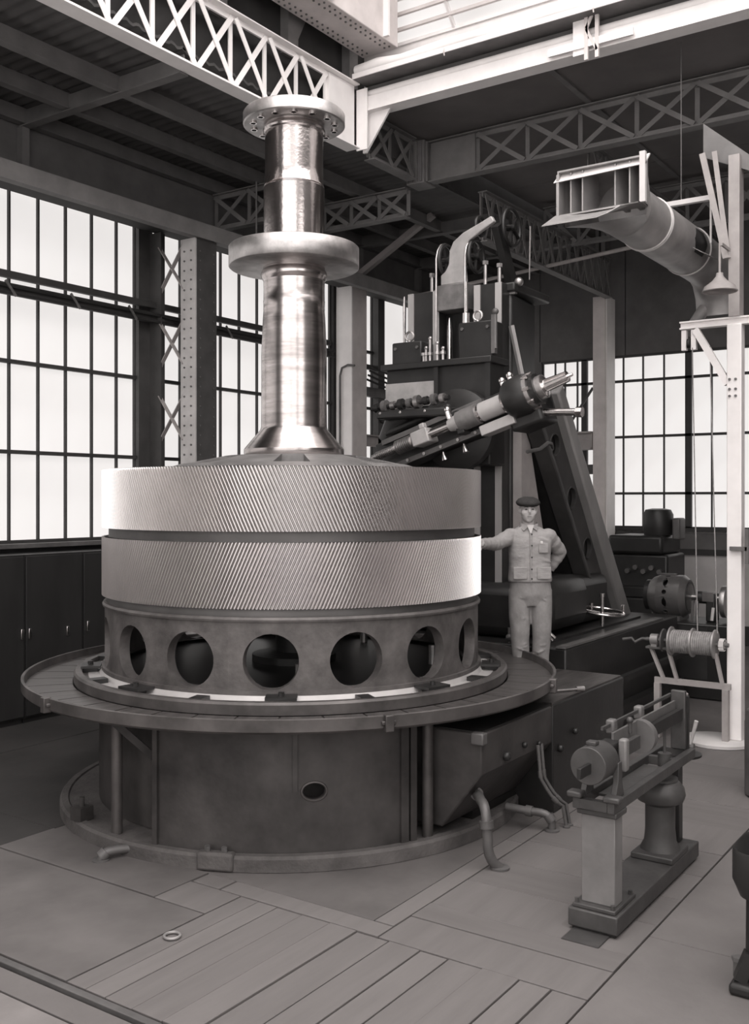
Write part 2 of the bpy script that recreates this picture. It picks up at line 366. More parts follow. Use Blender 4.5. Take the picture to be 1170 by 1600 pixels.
# glazed hip at the end of the high bay and the roof light above it
hip = structe('window_14', 'glazed sloping roof light at the end of the high bay')
h0, h1 = Vector((10.62, 0, 8.25)), Vector((8.9, 0, 10.15)); hd = (h1-h0)
ncol, nrow = 10, 5
for i in range(ncol):
    v0 = -5.9+i*13.3/ncol; v1 = v0+13.3/ncol
    for j in range(nrow):
        a = h0+hd*(j/nrow); b = h0+hd*((j+1)/nrow)
        m_ = (a+b)/2; o = obj('pane', MB().beam((a.x, 0, a.z), (b.x, 0, b.z), v1-v0-.03, .01, (1, 0, 1)) if False else MB().add(
            [(a.x-m_.x, -(v1-v0)/2, a.z-m_.z), (b.x-m_.x, -(v1-v0)/2, b.z-m_.z), (b.x-m_.x, (v1-v0)/2, b.z-m_.z), (a.x-m_.x, (v1-v0)/2, a.z-m_.z)]+
            [(a.x-m_.x+.01, -(v1-v0)/2, a.z-m_.z+.01), (b.x-m_.x+.01, -(v1-v0)/2, b.z-m_.z+.01), (b.x-m_.x+.01, (v1-v0)/2, b.z-m_.z+.01), (a.x-m_.x+.01, (v1-v0)/2, a.z-m_.z+.01)],
            [(0, 1, 2, 3), (4, 7, 6, 5), (0, 4, 5, 1), (1, 5, 6, 2), (2, 6, 7, 3), (3, 7, 4, 0)]), 'skylight_end_glass', hip, smooth=0, loc=(m_.x, (v0+v1)/2, m_.z))
for i in range(ncol+1):
    v = -5.9+i*13.3/ncol; obj('glazing_bar', MB().beam((h0.x-.03, v, h0.z), (h1.x-.03, v, h1.z), .035, .05), 'white_paint', hip)
for j in range(nrow*3+1):
    p = h0+hd*(j/(nrow*3)); obj('purlin', B(p.x-.05, p.x-.01, -5.9, 7.4, p.z-.03, p.z+.01), 'white_paint' if j % 3 == 0 else 'pale_paint', hip)
top = structe('window_15', 'wide roof light over the high bay')
for i in range(4):
    for j in range(4):
        u0, u1 = -2.0+i*2.7, -2.0+(i+1)*2.7; v0, v1 = -4.6+j*2.8, -4.6+(j+1)*2.8
        obj('pane', B(-1.3, 1.3, -1.35, 1.35, -.01, .01), 'skylight_glass', top, smooth=0, loc=((u0+u1)/2, (v0+v1)/2, 10.12))
for i in range(5): obj('glazing_bar', B(-2.05+i*2.7, -1.95+i*2.7, -4.6, 6.6, 10.0, 10.15), 'white_paint', top)
for j in range(5): obj('glazing_bar', B(-2.0, 8.8, -4.65+j*2.8, -4.55+j*2.8, 10.0, 10.15), 'white_paint', top)
for a, b, c, d in ((-3, -2, -6, 7.5), (-2, 8.85, -6, -4.6), (-2, 8.85, 6.6, 7.5), (8.85, 10.75, -6, 7.5)):
    obj('roof_slab', B(a, b, c, d, 10.16, 10.3), 'wall_panel', ceil)

# ---- lattice girders
def girder(name, label, cat, p0, p1, z0, z1, n, m, ch=.09, dg=.03, skip=(), group=None, gus=()):
    """lattice girder from p0 to p1 (plan points) with n crossed bays"""
    a = Vector((p0[0], p0[1], 0)); b = Vector((p1[0], p1[1], 0)); d = b-a; Lh = d.length; an = math.atan2(d.y, d.x)
    t = thing(name, label, cat, (a.x, a.y, z0), an, group)
    H = z1-z0; w = ch
    for zz in (0, H-.045):                      # each chord is a T of plate and stem
        mb = B(0, Lh, -w, w, zz if zz == 0 else zz+.03, zz+.015 if zz == 0 else zz+.045)
        mb.box(0, Lh, -.012, .012, zz+.015 if zz == 0 else zz-.03, zz+.075 if zz == 0 else zz+.03); obj('chord', mb, m, t)
    bw = Lh/n; post = diag = None
    for i in range(n+1):
        x = i*bw
        if i in skip: continue
        if post is None: post = obj('post', B(-.028, .028, .014, .03, .03, H-.03), m, t, loc=(x, 0, 0))
        else: inst(post, t, (x, 0, 0))
    for i in range(n):
        if i in gus:
            obj('gusset_plate', B(i*bw+.02, (i+1)*bw-.02, -.03, .03, .02, H-.02), m, t); continue
        if diag is None:
            d1 = obj('diagonal', MB().beam((.02, -.022, .04), (bw-.02, -.022, H-.04), .012, dg*2, (0, 0, 1)), m, t, loc=(i*bw, 0, 0))
            d2 = obj('diagonal', MB().beam((.02, -.040, H-.04), (bw-.02, -.040, .04), .012, dg*2, (0, 0, 1)), m, t, loc=(i*bw, 0, 0)); diag = 1
        else: inst(d1, t, (i*bw, 0, 0)); inst(d2, t, (i*bw, 0, 0))
    return t
girder('lattice_girder', 'white lattice girder running from top left to the shaft top flange', 'girder', (2.89, 7.2), (10.05, 7.2), 6.82, 7.62, 13, 'white_paint', ch=.1, gus=(12,))
girder('lattice_girder', 'dark lattice girder just right of the shaft top, past the white gusset', 'girder', (10.4, 7.2), (11.4, 7.2), 6.80, 7.36, 2, 'dim_paint', ch=.08)
girder('lattice_girder', 'dark cross girder with crossed bars above the duct mouth', 'girder', (11.65, 7.05), (11.65, -5.9), 6.80, 7.35, 18, 'dim_paint', ch=.08, gus=(0,))
girder('lattice_girder', 'small dark lattice girder left of the shaft under the corrugated roof', 'girder', (10.4, 9.85), (10.4, 8.0), 6.28, 6.80, 3, 'dim_paint', ch=.06)
girder('lattice_girder', 'dark lattice girder behind the upper shaft, right of it', 'girder', (11.65, 9.85), (11.65, 7.42), 6.40, 6.80, 5, 'dim_paint', ch=.07)
girder('lattice_girder', 'far dark cross girder behind the machine pulleys', 'girder', (15.2, 7.0), (15.2, -5.9), 6.62, 7.3, 22, 'dim_paint', ch=.07)
girder('lattice_girder', 'lattice girder receding under the duct mouth towards the far pale column', 'girder', (12.2, 6.55), (16.9, 6.55), 6.05, 6.75, 14, 'dim_paint', ch=.07)
girder('lattice_girder', 'dim lattice girder receding right of the far pale column', 'girder', (12.0, 4.9), (17.6, 4.9), 6.3, 7.0, 14, 'dim_paint', ch=.07)
j = thing('girder_junction', 'ribbed box joint where the two dark girders meet', 'joint', (11.65, 7.2, 6.78))
obj('joint_box', B(-.16, .16, -.14, .14, 0, .58), 'dim_paint', j, bevel=.01)
for q in (-.1, -.03, .04, .11): obj('rib', B(-.185, -.16, q-.012, q+.012, .02, .56), 'dim_paint', j)
for q in (-.1, 0, .1): obj('rib', B(q-.012, q+.012, -.165, -.14, .02, .56), 'dim_paint', j)
# aisle cross beam, purlins, knee braces
for k, (u, lab) in enumerate(((7.25, 'roof cross beam with hanger post at the upper left'), (15.9, 'far roof cross beam of the left aisle'), (14.0, 'roof cross beam above the pale wall column'))):
    t = thing('roof_beam', lab, 'beam', (u, 7.3, 6.80)); obj('flange', B(-.06, .06, 0, 2.6, 0, .014), 'purlin_paint', t); obj('web', B(-.01, .01, 0, 2.6, .014, .2), 'purlin_paint', t)
    obj('hanger_post', B(-.05, .05, 2.55, 2.65, -.44, .0), 'purlin_paint', t)
for v, lab in ((8.28, 'roof purlin nearest the white lattice girder'), (9.09, 'middle roof purlin of the left aisle'), (10.0-.14, 'roof purlin next to the window wall')):
    t = thing('roof_purlin', lab, 'purlin', (-3, v, 6.83)); obj('flange', B(0, 20.7, -.055, .055, 0, .012), 'purlin_paint', t); obj('web', B(0, 20.7, -.008, .008, .012, .19), 'purlin_paint', t)
for (a, b, lab) in (((13.6, 9.85, 6.12), (13.6, 8.18, 7.02), 'slanting knee brace right of the shaft middle flange'),):
    o = obj('knee_brace', MB().beam(Vector(a)-Vector(a), Vector(b)-Vector(a), .10, .09), 'grey_paint', loc=a); tag(o, lab, 'brace')
o = obj('tie_rod', MB().cyl((0, 0, 0), (.0, -4.6, .35), .03, 8), 'grey_paint', loc=(14.2, 9.0, 5.9)); tag(o, 'thin tie rod crossing behind the machine pulleys', 'rod')
# crane runway box girder, end beam, rolled blind
t = thing('crane_girder', 'speckled pale box girder with rail at the top centre', 'girder', (3, 6.9, 8.0))
obj('girder_box', B(0, 7.2, -.26, .26, 0, .72), 'pale_paint', t, bevel=.01); obj('top_flange', B(0, 7.2, -.38, .38, .72, .76), 'grey_paint', t); obj('rail', B(0, 7.2, -.05, .05, .76, .86), 'mid_iron', t)
for x in fr(.5, 6.9, 6): obj('stiffener', B(x-.02, x+.02, -.33, -.26, .02, .72), 'white_paint', t); 
rv = MB()
for x in fr(.1, 7.1, 70):
    for y in (-.2, -.13, .13, .2): rv.cyl((x, y, 0), (x, y, -.012), .014, 6)
obj('rivets', rv, 'rivet_steel', t, kind='stuff')
t = thing('end_beam', 'white rolled steel beam across the top right', 'beam', (10.2, 7.15, 7.30))
obj('face', B(-.09, .09, -13, 0, 0, .17), 'white_paint', t, bevel=.006); obj('top_tube', MB().cyl((-.03, -13, .215), (-.03, 0, .215), .045, 14), 'white_paint', t); obj('lower_flange', B(-.11, .11, -13, 0, -.015, 0), 'white_paint', t)
obj('gusset_plate', MB().prism([(0, -.49), (-.05, -.49), (-.42, 0), (0, 0)], -.015, .015, Matrix(((0, 0, 1, 0), (1, 0, 0, 0), (0, 1, 0, 0), (0, 0, 0, 1)))), 'white_paint', t)
obj('end_plate', B(-.125, -.11, -.14, .02, -.49, .26), 'white_paint', t)
t = thing('beam_bracket', 'small riveted trolley bracket clamped on the white beam', 'bracket', (10.08, 4.18, 7.25))
obj('plate', B(-.03, 0, -.02, .12, .0, .5), 'white_paint', t); obj('plate', B(-.05, -.02, -.55, .4, .06, .14), 'white_paint', t)
for y in (-.16, -.04): obj('strap', B(-.06, -.03, y-.02, y+.02, -.08, .62), 'pale_paint', t)
obj('lacing', MB().beam((-.05, -.16, .0), (-.05, -.04, .25), .02, .03).beam((-.05, -.04, .25), (-.05, -.16, .5), .02, .03), 'pale_paint', t)
t = thing('rolled_blind', 'long rolled canvas blind above the white beam', 'blind', (9.92, 7.1, 7.62))
obj('trough', B(-.02, .30, -12.8, 0, 0, .03), 'mid_iron', t); obj('trough_lip', B(-.035, -.02, -12.8, 0, 0, .06), 'white_paint', t)
pts = [(.07, -12.8*i/40, .12+.012*math.sin(i*1.7)) for i in range(41)]
obj('canvas_roll', MB().tube(pts, [.075+.012*math.sin(i*2.3) for i in range(41)], 12), 'white_paint', t)
for y in (-1.3, -3.1, -4.9): obj('hook', MB().tube([(-.03, y, .05), (-.05, y, .0), (-.035, y, -.04)], .008, 6), 'pale_paint', t)

# ---- columns
def lattice_column(name, label, U, m_leg, m_plate, vz0=0, h=5.86):
    t = thing(name, label, 'column', (U, 9.15, 0))
    obj('outer_leg', B(-.12, -.03, .64, .85, 0, h+.16), m_leg, t); obj('outer_flange', B(-.14, -.12, .60, .83, 0, h+.16), m_leg, t)
    obj('inner_leg', B(-.11, .16, .02, .22, 0, h), 'dark_column', t); obj('inner_flange', B(-.135, -.11, -.02, .24, 0, h), m_plate, t); obj('side_plate', B(-.11, .26, -.02, 0, 0, h), 'dark_column', t)  # front light painted into the pale flange, shade into the dark side plate
    rv = MB(); z = .2
    while z < h-.1:
        for y in (.05, .17): rv.cyl((-.135, y, z), (-.147, y, z), .013, 8)
        z += .125
    z = .2
    while z < h-.1:
        for x in (-.05, .2): rv.cyl((x, -.02, z), (x, -.03, z), .012, 8)
        z += .125
    obj('rivets', rv, 'rivet_steel', t, kind='stuff')
    z = .3; d1 = None
    while z < h-.6:
        if d1 is None:
            d1 = obj('lacing_bar', MB().beam((-.12, .20, .03), (-.12, .645, .62), .012, .06, (-1, 0, 0)), 'grey_paint', t, loc=(0, 0, z)); d2 = obj('lacing_bar', MB().beam((-.105, .645, .03), (-.105, .20, .62), .012, .06, (-1, 0, 0)), 'grey_paint', t, loc=(0, 0, z))
        else: inst(d1, t, (0, 0, z)); inst(d2, t, (0, 0, z))
        z += .98
    obj('base_plate', B(-.25, .36, -.12, .8, 0, .03), 'dark_column', t)
    return t
lattice_column('lattice_column', 'riveted lattice column between the left windows', 9.4, 'dark_column', 'lit_rivet_plate')
t = thing('wall_column', 'pale plain steel column just right of the shaft', 'column', (13.6, 9.75, 0))
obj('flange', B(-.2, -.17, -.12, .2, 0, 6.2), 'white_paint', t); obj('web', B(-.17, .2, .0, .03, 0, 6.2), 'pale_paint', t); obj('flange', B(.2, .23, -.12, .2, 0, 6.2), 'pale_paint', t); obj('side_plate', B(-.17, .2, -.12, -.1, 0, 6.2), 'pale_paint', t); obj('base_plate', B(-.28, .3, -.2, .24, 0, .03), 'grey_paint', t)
obj('conduit', MB().tube([(-.23, .1, 1.2), (-.23, .1, 4.55), (-.23, .06, 4.68), (-.23, -.06, 4.72), (-.23, -.2, 4.70)], .018, 8), 'mid_iron', t)
t = thing('wall_column', 'tall pale box column in front of the far right windows', 'column', (17.1, 6.64, 0))
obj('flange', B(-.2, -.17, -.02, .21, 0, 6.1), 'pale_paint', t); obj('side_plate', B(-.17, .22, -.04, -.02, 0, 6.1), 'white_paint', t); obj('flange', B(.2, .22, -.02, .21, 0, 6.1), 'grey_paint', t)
obj('upper_post', B(-.1, .1, .02, .1, 6.1, 7.36), 'dim_paint', t); obj('upper_post', B(-.1, .1, .14, .2, 6.1, 7.36), 'dim_paint', t); obj('base_plate', B(-.3, .3, -.12, .3, 0, .03), 'grey_paint', t)
obj('bracket_arm', B(-.22, .0, .22, .95, 3.42, 3.68), 'grey_paint', t); obj('bracket_flange', B(-.28, .06, .22, .95, 3.68, 3.71), 'grey_paint', t); obj('bracket_flange', B(-.28, .06, .22, .95, 3.39, 3.42), 'grey_paint', t)
obj('bracket_leg', B(-.2, .0, .72, .95, 2.0, 3.39), 'grey_paint', t); obj('strut', MB().beam((-.1, .25, 4.5), (-.1, .8, 3.72), .03, .04), 'dark_column', t); obj('strut', B(-.18, -.02, .22, .7, 2.95, 3.12), 'dark_column', t)
# pipe run and cables along the window wall
t = thing('pipe_run', 'dark pipes and timber rail running across the left windows', 'pipes', (-2.5, 9.86, 4.9))
obj('rail_bar', B(0, 15.6, -.03, .03, .1+.02, .2), 'window_bar', t); obj('rail_bar', B(0, 15.6, -.05, .03, -.07, .04), 'window_bar', t)
obj('pipe', MB().cyl((0, -.09, .02), (15.6, -.09, .02), .026, 8), 'cable_black', t); obj('pipe', MB().cyl((0, -.09, -.07), (15.6, -.09, -.07), .02, 8), 'cable_black', t)
for i in range(12):
    x = 4+i*.9; obj('clip', MB().beam((x, -.12, .06), (x+.14, -.12, -.1), .012, .03), 'mid_iron', t)
t = thing('cable_bundle', 'bundle of sagging cables between pale column and machine', 'cables', (13.95, 9.72, 4.75))
for i in range(4):
    obj('cable', MB().tube([(x, .03*i-.1, -.07*i-.07*math.sin(PI*x/2.0)-.1*x/2) for x in fr(0, 2.0, 10)], .018, 6), 'cable_black', t)
obj('rail_bar', B(0, 2.6, .2, .28, .02, .1), 'window_bar', t); obj('rail_bar', B(0, 2.6, .16, .28, -.46, -.3), 'mid_iron', t)
o = obj('fuse_box', B(-.06, .06, -.06, .06, 0, .28).box(-.03, .03, -.1, -.06, .05, .2), 'cable_black', loc=(14.70, 9.84, 3.85), bevel=.01); tag(o, 'small dark switch box on the window post', 'box')
t = thing('wall_beam', 'horizontal grey channel across the lower window behind the shaft', 'beam', (13.85, 9.9, 3.42)); obj('web', B(0, 3.4, 0, .03, 0, .2), 'grey_paint', t)
obj('flange', B(0, 3.4, -.06, 0, 0, .02), 'grey_paint', t); obj('flange', B(0, 3.4, -.06, 0, .18, .2), 'grey_paint', t)
# cabinets under the window
for k, (x, lab) in enumerate(((5.62, 'dark cabinet at the left edge under the window'), (6.42, 'dark cabinet with one handle of the close handle pair'), (6.97, 'dark cabinet right of the close handle pair'), (7.77, 'dark cabinet hidden behind the drum'))):
    w = (.8, .55, .8, .8)[k]
    t = thing('tool_cabinet', lab, 'cabinet', (x, 9.5, 0), group='dark cabinets along the window wall')
    obj('body', B(0.003, w-.003, 0, .45, .06, 1.88), 'cabinet_wood', t); obj('plinth', B(.01, w-.01, .03, .45, 0, .06), 'cabinet_wood', t)
    hx = (.4, w-.05, .05, .06)[k]
    d = obj('door', B(.015, w-.015, -.02, 0, .08, 1.86), 'cabinet_wood', t, bevel=.004)
    obj('handle', B(hx-.016, hx+.016, -.045, -.02, .94, 1.06), 'bright_steel', d, bevel=.006)
    if k == 2: obj('handle', B(.55, .58, -.045, -.02, .92, 1.03), 'bright_steel', d, bevel=.006)

# ================================================================== THE GEAR AND THE HOBBING MACHINE
CX = FW*8.6 + RT*(-.692); CX = Vector((CX.x, CX.y, 0))       # axis of the turntable
ACAM = TH+PI+math.atan2(.692, 8.6)                                                # bearing from the axis towards the photographer
def ang(phi): return ACAM+math.radians(phi)
# ---- the work piece: shaft with two helical gear rims
gw = thing('gear_wheel', 'huge double helical gear wheel on a tall polished shaft with two flanges', 'gear', (CX.x, CX.y, 1.667))
Z0 = 1.667
def zz(*pr): return [(r, z-Z0) for r, z in pr]
NT = 372
def rim(z0, z1, sgn):
    mb = MB(); R = 1.6; dep = .030; nz = 6; vs = []; fs = []; P = NT*4
    prof = [(0, -dep), (.10, -dep), (.44, 0), (.66, 0)]
    for i in range(nz+1):
        z = z0+(z1-z0)*i/nz; tw = sgn*math.tan(math.radians(23.5))*(z-z0)/R
        for k in range(NT):
            for f, d in prof:
                a = 2*PI*(k+f)/NT+tw; vs.append(((R+d)*math.cos(a), (R+d)*math.sin(a), z-Z0))
    for i in range(nz):
        for k in range(P): fs.append((i*P+k, i*P+(k+1) % P, (i+1)*P+(k+1) % P, (i+1)*P+k))
    o = len(vs)
    for zi, z in ((0, z0), (nz, z1)):
        for k in range(P):
            a = 2*PI*k/P; vs.append((1.44*math.cos(a), 1.44*math.sin(a), z-Z0))
    for k in range(P):
        j = (k+1) % P
        fs.append((k, o+k, o+j, j)); fs.append((nz*P+k, nz*P+j, o+P+j, o+P+k)); fs.append((o+k, o+P+k, o+P+j, o+j))
    return mb.add(vs, fs)
obj('gear_rim', rim(2.271, 2.738, -1), 'gear_steel', gw, smooth=20, label='upper gear rim with teeth leaning to the left')
obj('gear_rim', rim(1.724, 2.195, 1), 'gear_steel', gw, smooth=20, label='lower gear rim with teeth leaning to the right')
obj('spacer_ring', MB().lathe(zz((1.43, 2.19), (1.545, 2.19), (1.545, 2.275), (1.43, 2.275)), 128, cap=False), 'dark_gap_steel', gw)
obj('neck_ring', MB().lathe(zz((1.43, 1.667), (1.56, 1.667), (1.56, 1.69), (1.55, 1.73), (1.43, 1.73)), 128, cap=False), 'dark_gap_steel', gw)
obj('rim_drum', MB().lathe(zz((1.36, 1.667), (1.44, 1.667), (1.44, 2.70), (1.36, 2.70), (1.36, 1.667)), 96, cap=False), 'machine_dark', gw)
hub = MB(); hub.ring(.28, .64, 0, .10, 64, Matrix.Translation((0, 0, 2.76-Z0)))
def coneplate(r0, z0, r1, z1, th, a0, a1, n):
    m_ = MB(); vs = []; fs = []
    for k in range(n+1):
        a = a0+(a1-a0)*k/n; c, s_ = math.cos(a), math.sin(a)
        for r, z in ((r0, z0), (r1, z1), (r1, z1-th), (r0, z0-th)): vs.append((r*c, r*s_, z-Z0))
    for k in range(n):
        for i in range(4): fs.append((k*4+i, k*4+4+i, k*4+4+(i+1) % 4, k*4+(i+1) % 4))
    fs += [(0, 1, 2, 3), (n*4+3, n*4+2, n*4+1, n*4)]
    return m_.add(vs, fs)
web = obj('hub_web', coneplate(.28, 2.875, .60, 2.865, .08, 0, 2*PI, 64), 'hub_iron', gw)
obj('web_rim', coneplate(.98, 2.79, 1.40, 2.66, .08, 0, 2*PI, 96), 'hub_iron', gw)
for k in range(7):
    c = ang(0)+2*PI*(k+.5)/7-.02
    obj('spoke', coneplate(.59, 2.866, 1.0, 2.782, .08, c-.30, c+.30, 10), 'hub_iron', gw)
shp = zz((.001, 1.70), (.28, 1.70), (.28, 2.87), (.425, 2.872), (.43, 2.885), (.43, 2.925), (.42, 2.94), (.29, 3.095), (.283, 3.12), (.281, 3.3), (.281, 3.74), (.279, 3.80), (.268, 4.05), (.263, 4.12), (.2645, 4.125), (.263, 4.15), (.265, 4.2), (.263, 4.205), (.262, 4.30), (.264, 4.37), (.28, 4.40), (.285, 4.425), (.28, 4.45), (.266, 4.47), (.265, 4.50))
obj('lower_shaft', MB().lathe(shp, 96), 'shaft_steel', gw, smooth=25)
obj('middle_flange', MB().lathe(zz((.26, 4.487), (.552, 4.487), (.56, 4.494), (.56, 4.652), (.552, 4.66), (.26, 4.66)), 96, cap=False), 'flange_steel', gw, smooth=50)
obj('upper_shaft', MB().lathe(zz((.262, 4.66), (.262, 5.168), (.258, 5.174), (.250, 5.176), (.250, 5.182), (.258, 5.186), (.252, 5.20), (.25, 5.3), (.25, 5.64), (.262, 5.65), (.268, 5.665), (.262, 5.685), (.24, 5.70), (.24, 5.72)), 96, cap=False), 'polished_steel', gw, smooth=25)
fl = MB(); nb = 14
def fm(z0, z1): return lambda u, v, w: (v*math.cos(u), v*math.sin(u), (z0 if w == 0 else z1)-Z0)
for k in range(nb):
    a0 = 2*PI*k/nb; a1 = 2*PI*(k+1)/nb; c = (a0+a1)/2
    fl.holed(fm(5.708, 5.80), a0, a1, .23, .425, c, .355, .031/.355, .031, 4)
fl.lathe(zz((.425, 5.708), (.437, 5.716), (.437, 5.80), (.425, 5.815), (.36, 5.83), (.001, 5.832)), 96, cap=False)
tf = obj('top_flange', fl, 'flange_steel', gw, smooth=40)
bolt = None
for k in range(nb):
    a = 2*PI*(k+.5)/nb
    if bolt is None: bolt = obj('bolt_bush', MB().ring(.022, .030, -.012, .05, 16), 'bright_steel', tf, loc=(.355*math.cos(a), .355*math.sin(a), 5.708-Z0))
    else: inst(bolt, tf, (.355*math.cos(a), .355*math.sin(a), 5.708-Z0))

# ---- support drum with round windows
dr = thing('support_drum', 'cast iron support drum pierced by a row of round openings under the gear', 'drum', (CX.x, CX.y, 1.12))
shell = MB(); NH = 16; RD = 1.575
def dmap(u, v, w): r = RD-(.085 if w else 0); return (r*math.cos(u), r*math.sin(u), v)
for k in range(NH):
    c = ang(-6)+2*PI*k/NH
    shell.holed(dmap, c-PI/NH, c+PI/NH, .03, .515, c, .232, .2/RD, .2, 8)
obj('shell', shell, 'cast_iron', dr, smooth=35)
obj('top_lip', MB().lathe([(1.45, .515), (1.592, .515), (1.595, .53), (1.585, .547), (1.45, .547)], 128, cap=False), 'cast_iron', dr)
obj('foot_lip', MB().lathe([(1.45, 0), (1.60, 0), (1.60, .03), (1.45, .03)], 128, cap=False), 'cast_iron', dr)
obj('centre_post', MB().lathe([(.36, 0), (.36, .06), (.16, .08), (.16, .53), (.001, .53)], 32), 'machine_dark', dr)
for k in range(5):
    a = ang(2)+2*PI*k/5
    obj('jack_screw', MB().cyl((1.2*math.cos(a), 1.2*math.sin(a), 0), (1.2*math.cos(a), 1.2*math.sin(a), .16), .035, 10), 'flange_steel', dr)

# ---- turntable
tt = thing('turntable', 'round machine turntable with raised rim and clamp blocks under the drum', 'turntable', (CX.x, CX.y, .998))
obj('table_rim', MB().lathe([(1.70, 0), (1.80, 0), (1.80, .02), (1.818, .03), (1.818, .10), (1.805, .117), (1.755, .117), (1.75, .107), (1.75, .082), (1.70, .082)], 160, cap=False), 'tray_steel', tt)
obj('table_top', MB().lathe([(1.46, .0), (1.705, .0), (1.705, .082), (1.62, .087), (1.60, .121), (1.46, .121), (1.46, 0)], 128, cap=False), 'slide_steel', tt); obj('shaded_core', MB().lathe([(.001, .0), (1.459, .0), (1.459, .1205), (.001, .1205)], 96, cap=False), 'machine_black', tt)  # core split off and blackened: shade inside the drum put into its colour
nk = 18
for k in range(nk):
    a = ang(-3)+2*PI*k/nk; M = Matrix.Rotation(a, 4, 'Z')
    s_ = obj('slot', B(1.63, 1.765, -.05, .05, .08, .1185, M), 'machine_black', tt)
    if k % 2 == 0:
        cl = obj('clamp_block', B(1.605, 1.76, -.11, .11, .119, .138, M), 'machine_dark', tt)
        obj('clamp_bolt', MB().cyl(M @ Vector((1.69, 0, .138)), M @ Vector((1.69, 0, .166)), .022, 8), 'machine_dark', cl)

# ---- pedestal with chip tray
pd = thing('machine_pedestal', 'dark round pedestal with wide chip tray carrying the turntable', 'pedestal', (CX.x, CX.y, 0))
tr = obj('chip_tray', MB().lathe([(1.825, .99), (2.20, .99), (2.22, 1.007), (2.22, 1.085), (2.205, 1.09), (2.195, 1.085), (2.19, 1.02), (1.825, 1.015)], 160, cap=False), 'tray_steel', pd)
NP = 40
for k in range(NP):
    a0 = 2*PI*k/NP+.004; a1 = 2*PI*(k+1)/NP-.004
    if k == 0: tp = obj('tray_plate', coneplate(1.83, Z0+1.024, 2.188, Z0+1.024, .008, a0, a1, 4), 'tray_floor', tr)
    else: inst(tp, tr, (0, 0, 0), (0, 0, 2*PI*k/NP))
for ph in (16, 65, -52, 100):
    M = Matrix.Rotation(ang(ph), 4, 'Z')
    obj('tray_lug', B(2.20, 2.26, -.03, .03, .985, 1.095, M).box(2.20, 2.245, -.05, .05, 1.03, 1.055, M), 'tray_steel', tr, bevel=.006)
obj('body', MB().lathe([(1.62, .1), (1.62, .99)], 128), 'pedestal_iron', pd)
fp = MB()
def pmap(u, v, w): r = 1.85-(.06 if w else 0); return (r*math.cos(u), r*math.sin(u), v)
hc = ang(4.2)
fp.holed(pmap, ang(-2), ang(10), .1, .99, hc, .52, .085/1.85, .062, 8)
fp.ring(1.79, 1.85, .1, .99, 40, None, ang(-31), ang(-2)); fp.ring(1.79, 1.85, .1, .99, 24, None, ang(10), ang(24))
obj('front_shield', fp, 'pedestal_iron', pd, smooth=30)
obj('hole_rim', MB().tube([(1.852*math.cos(hc+.085/1.85*math.cos(t_)), 1.852*math.sin(hc+.085/1.85*math.cos(t_)), .52+.062*math.sin(t_)) for t_ in fr(0, 2*PI, 32)[:-1]], .009, 6, closed=True), 'tray_steel', pd)
for ph, w in ((-31, .02), (24.3, .03), (26.5, .025)):
    M = Matrix.Rotation(ang(ph), 4, 'Z'); obj('edge_bar', B(1.70, 1.875, -w, w, .1, .99, M), 'pedestal_iron', pd)
M = Matrix.Rotation(ang(.2), 4, 'Z'); obj('cover_strip', B(1.848, 1.862, -.016, .016, .52, .99, M), 'pedestal_iron', pd)
for ph in (-44, 31.2, 150, -120):
    a = ang(ph); p = Vector((1.83*math.cos(a), 1.83*math.sin(a), 0)); obj('support_tube', MB().tube([p+Vector((0, 0, .1)), p+Vector((0, 0, .99))], .040, 16), 'tray_steel', pd)
a = ang(-36); obj('tray_strut', MB().beam((1.66*math.cos(a), 1.66*math.sin(a), .62), (1.95*math.cos(a-.12), 1.95*math.sin(a-.12), .97), .04, .05), 'pedestal_iron', pd)
obj('base_ring', MB().lathe([(1.60, 0), (1.925, 0), (1.925, .085), (1.91, .105), (1.86, .107), (1.85, .095), (1.60, .095)], 160, cap=False), 'base_concrete', pd)
M = Matrix.Rotation(ang(-16), 4, 'Z'); obj('ring_lug', B(1.86, 1.945, -.13, .13, .0, .125, M), 'base_concrete', pd, bevel=.02)
for dy in (-.06, .06):
    c = M @ Vector((1.905, dy, .125)); obj('lug_bolt', MB().cyl(c, c+Vector((0, 0, .035)), .022, 6), 'mid_iron', pd)
a = ang(-58); c = Vector((1.87*math.cos(a), 1.87*math.sin(a), .1)); obj('anchor_block', MB().box(c.x-.06, c.x+.06, c.y-.06, c.y+.06, .1, .2).cyl(c+Vector((0, 0, .1)), c+Vector((0, 0, .17)), .02, 8), 'pedestal_iron', pd)
# wing casing and deck towards the column
wing = [(-2.12, .86), (-2.12, .58), (-1.80, .16), (-1.5, .16), (-1.5, .86)]
MX = Matrix(((0, 0, 1, 0), (1, 0, 0, 0), (0, 1, 0, 0), (0, 0, 0, 1)))
obj('side_casing', MB().prism(wing, -.55, .62, MX), 'pedestal_iron', pd, bevel=.012); obj('shadowed_foot', B(-.1, .62, -1.8, -1.5, 0, .16), 'machine_black', pd)  # foot coloured black for the shadow under the sloping casing
obj('side_casing', MB().prism([(-2.12, .86), (-2.12, .0), (-1.45, .0), (-1.45, .86)], .64, 2.2, MX), 'machine_dark', pd, bevel=.012)
obj('casing_lid', B(.66, 2.18, -2.10, -1.47, .86, .875), 'tray_floor', pd); obj('casing_lid', B(-.53, .60, -2.10, -1.7, .86, .87), 'machine_dark', pd)
obj('corner_block', B(-.59, -.52, -2.15, -2.05, .79, .875), 'mid_iron', pd, bevel=.01)
obj('deck', B(.9, 2.3, -1.44, 1.5, 0, .8), 'machine_dark', pd)
obj('latch_rod', MB().tube([(.95, -1.85, .89), (1.28, -2.09, .892)], .010, 8).cyl((1.24, -2.06, .892), (1.30, -2.105, .892), .022, 10), 'flange_steel', pd)
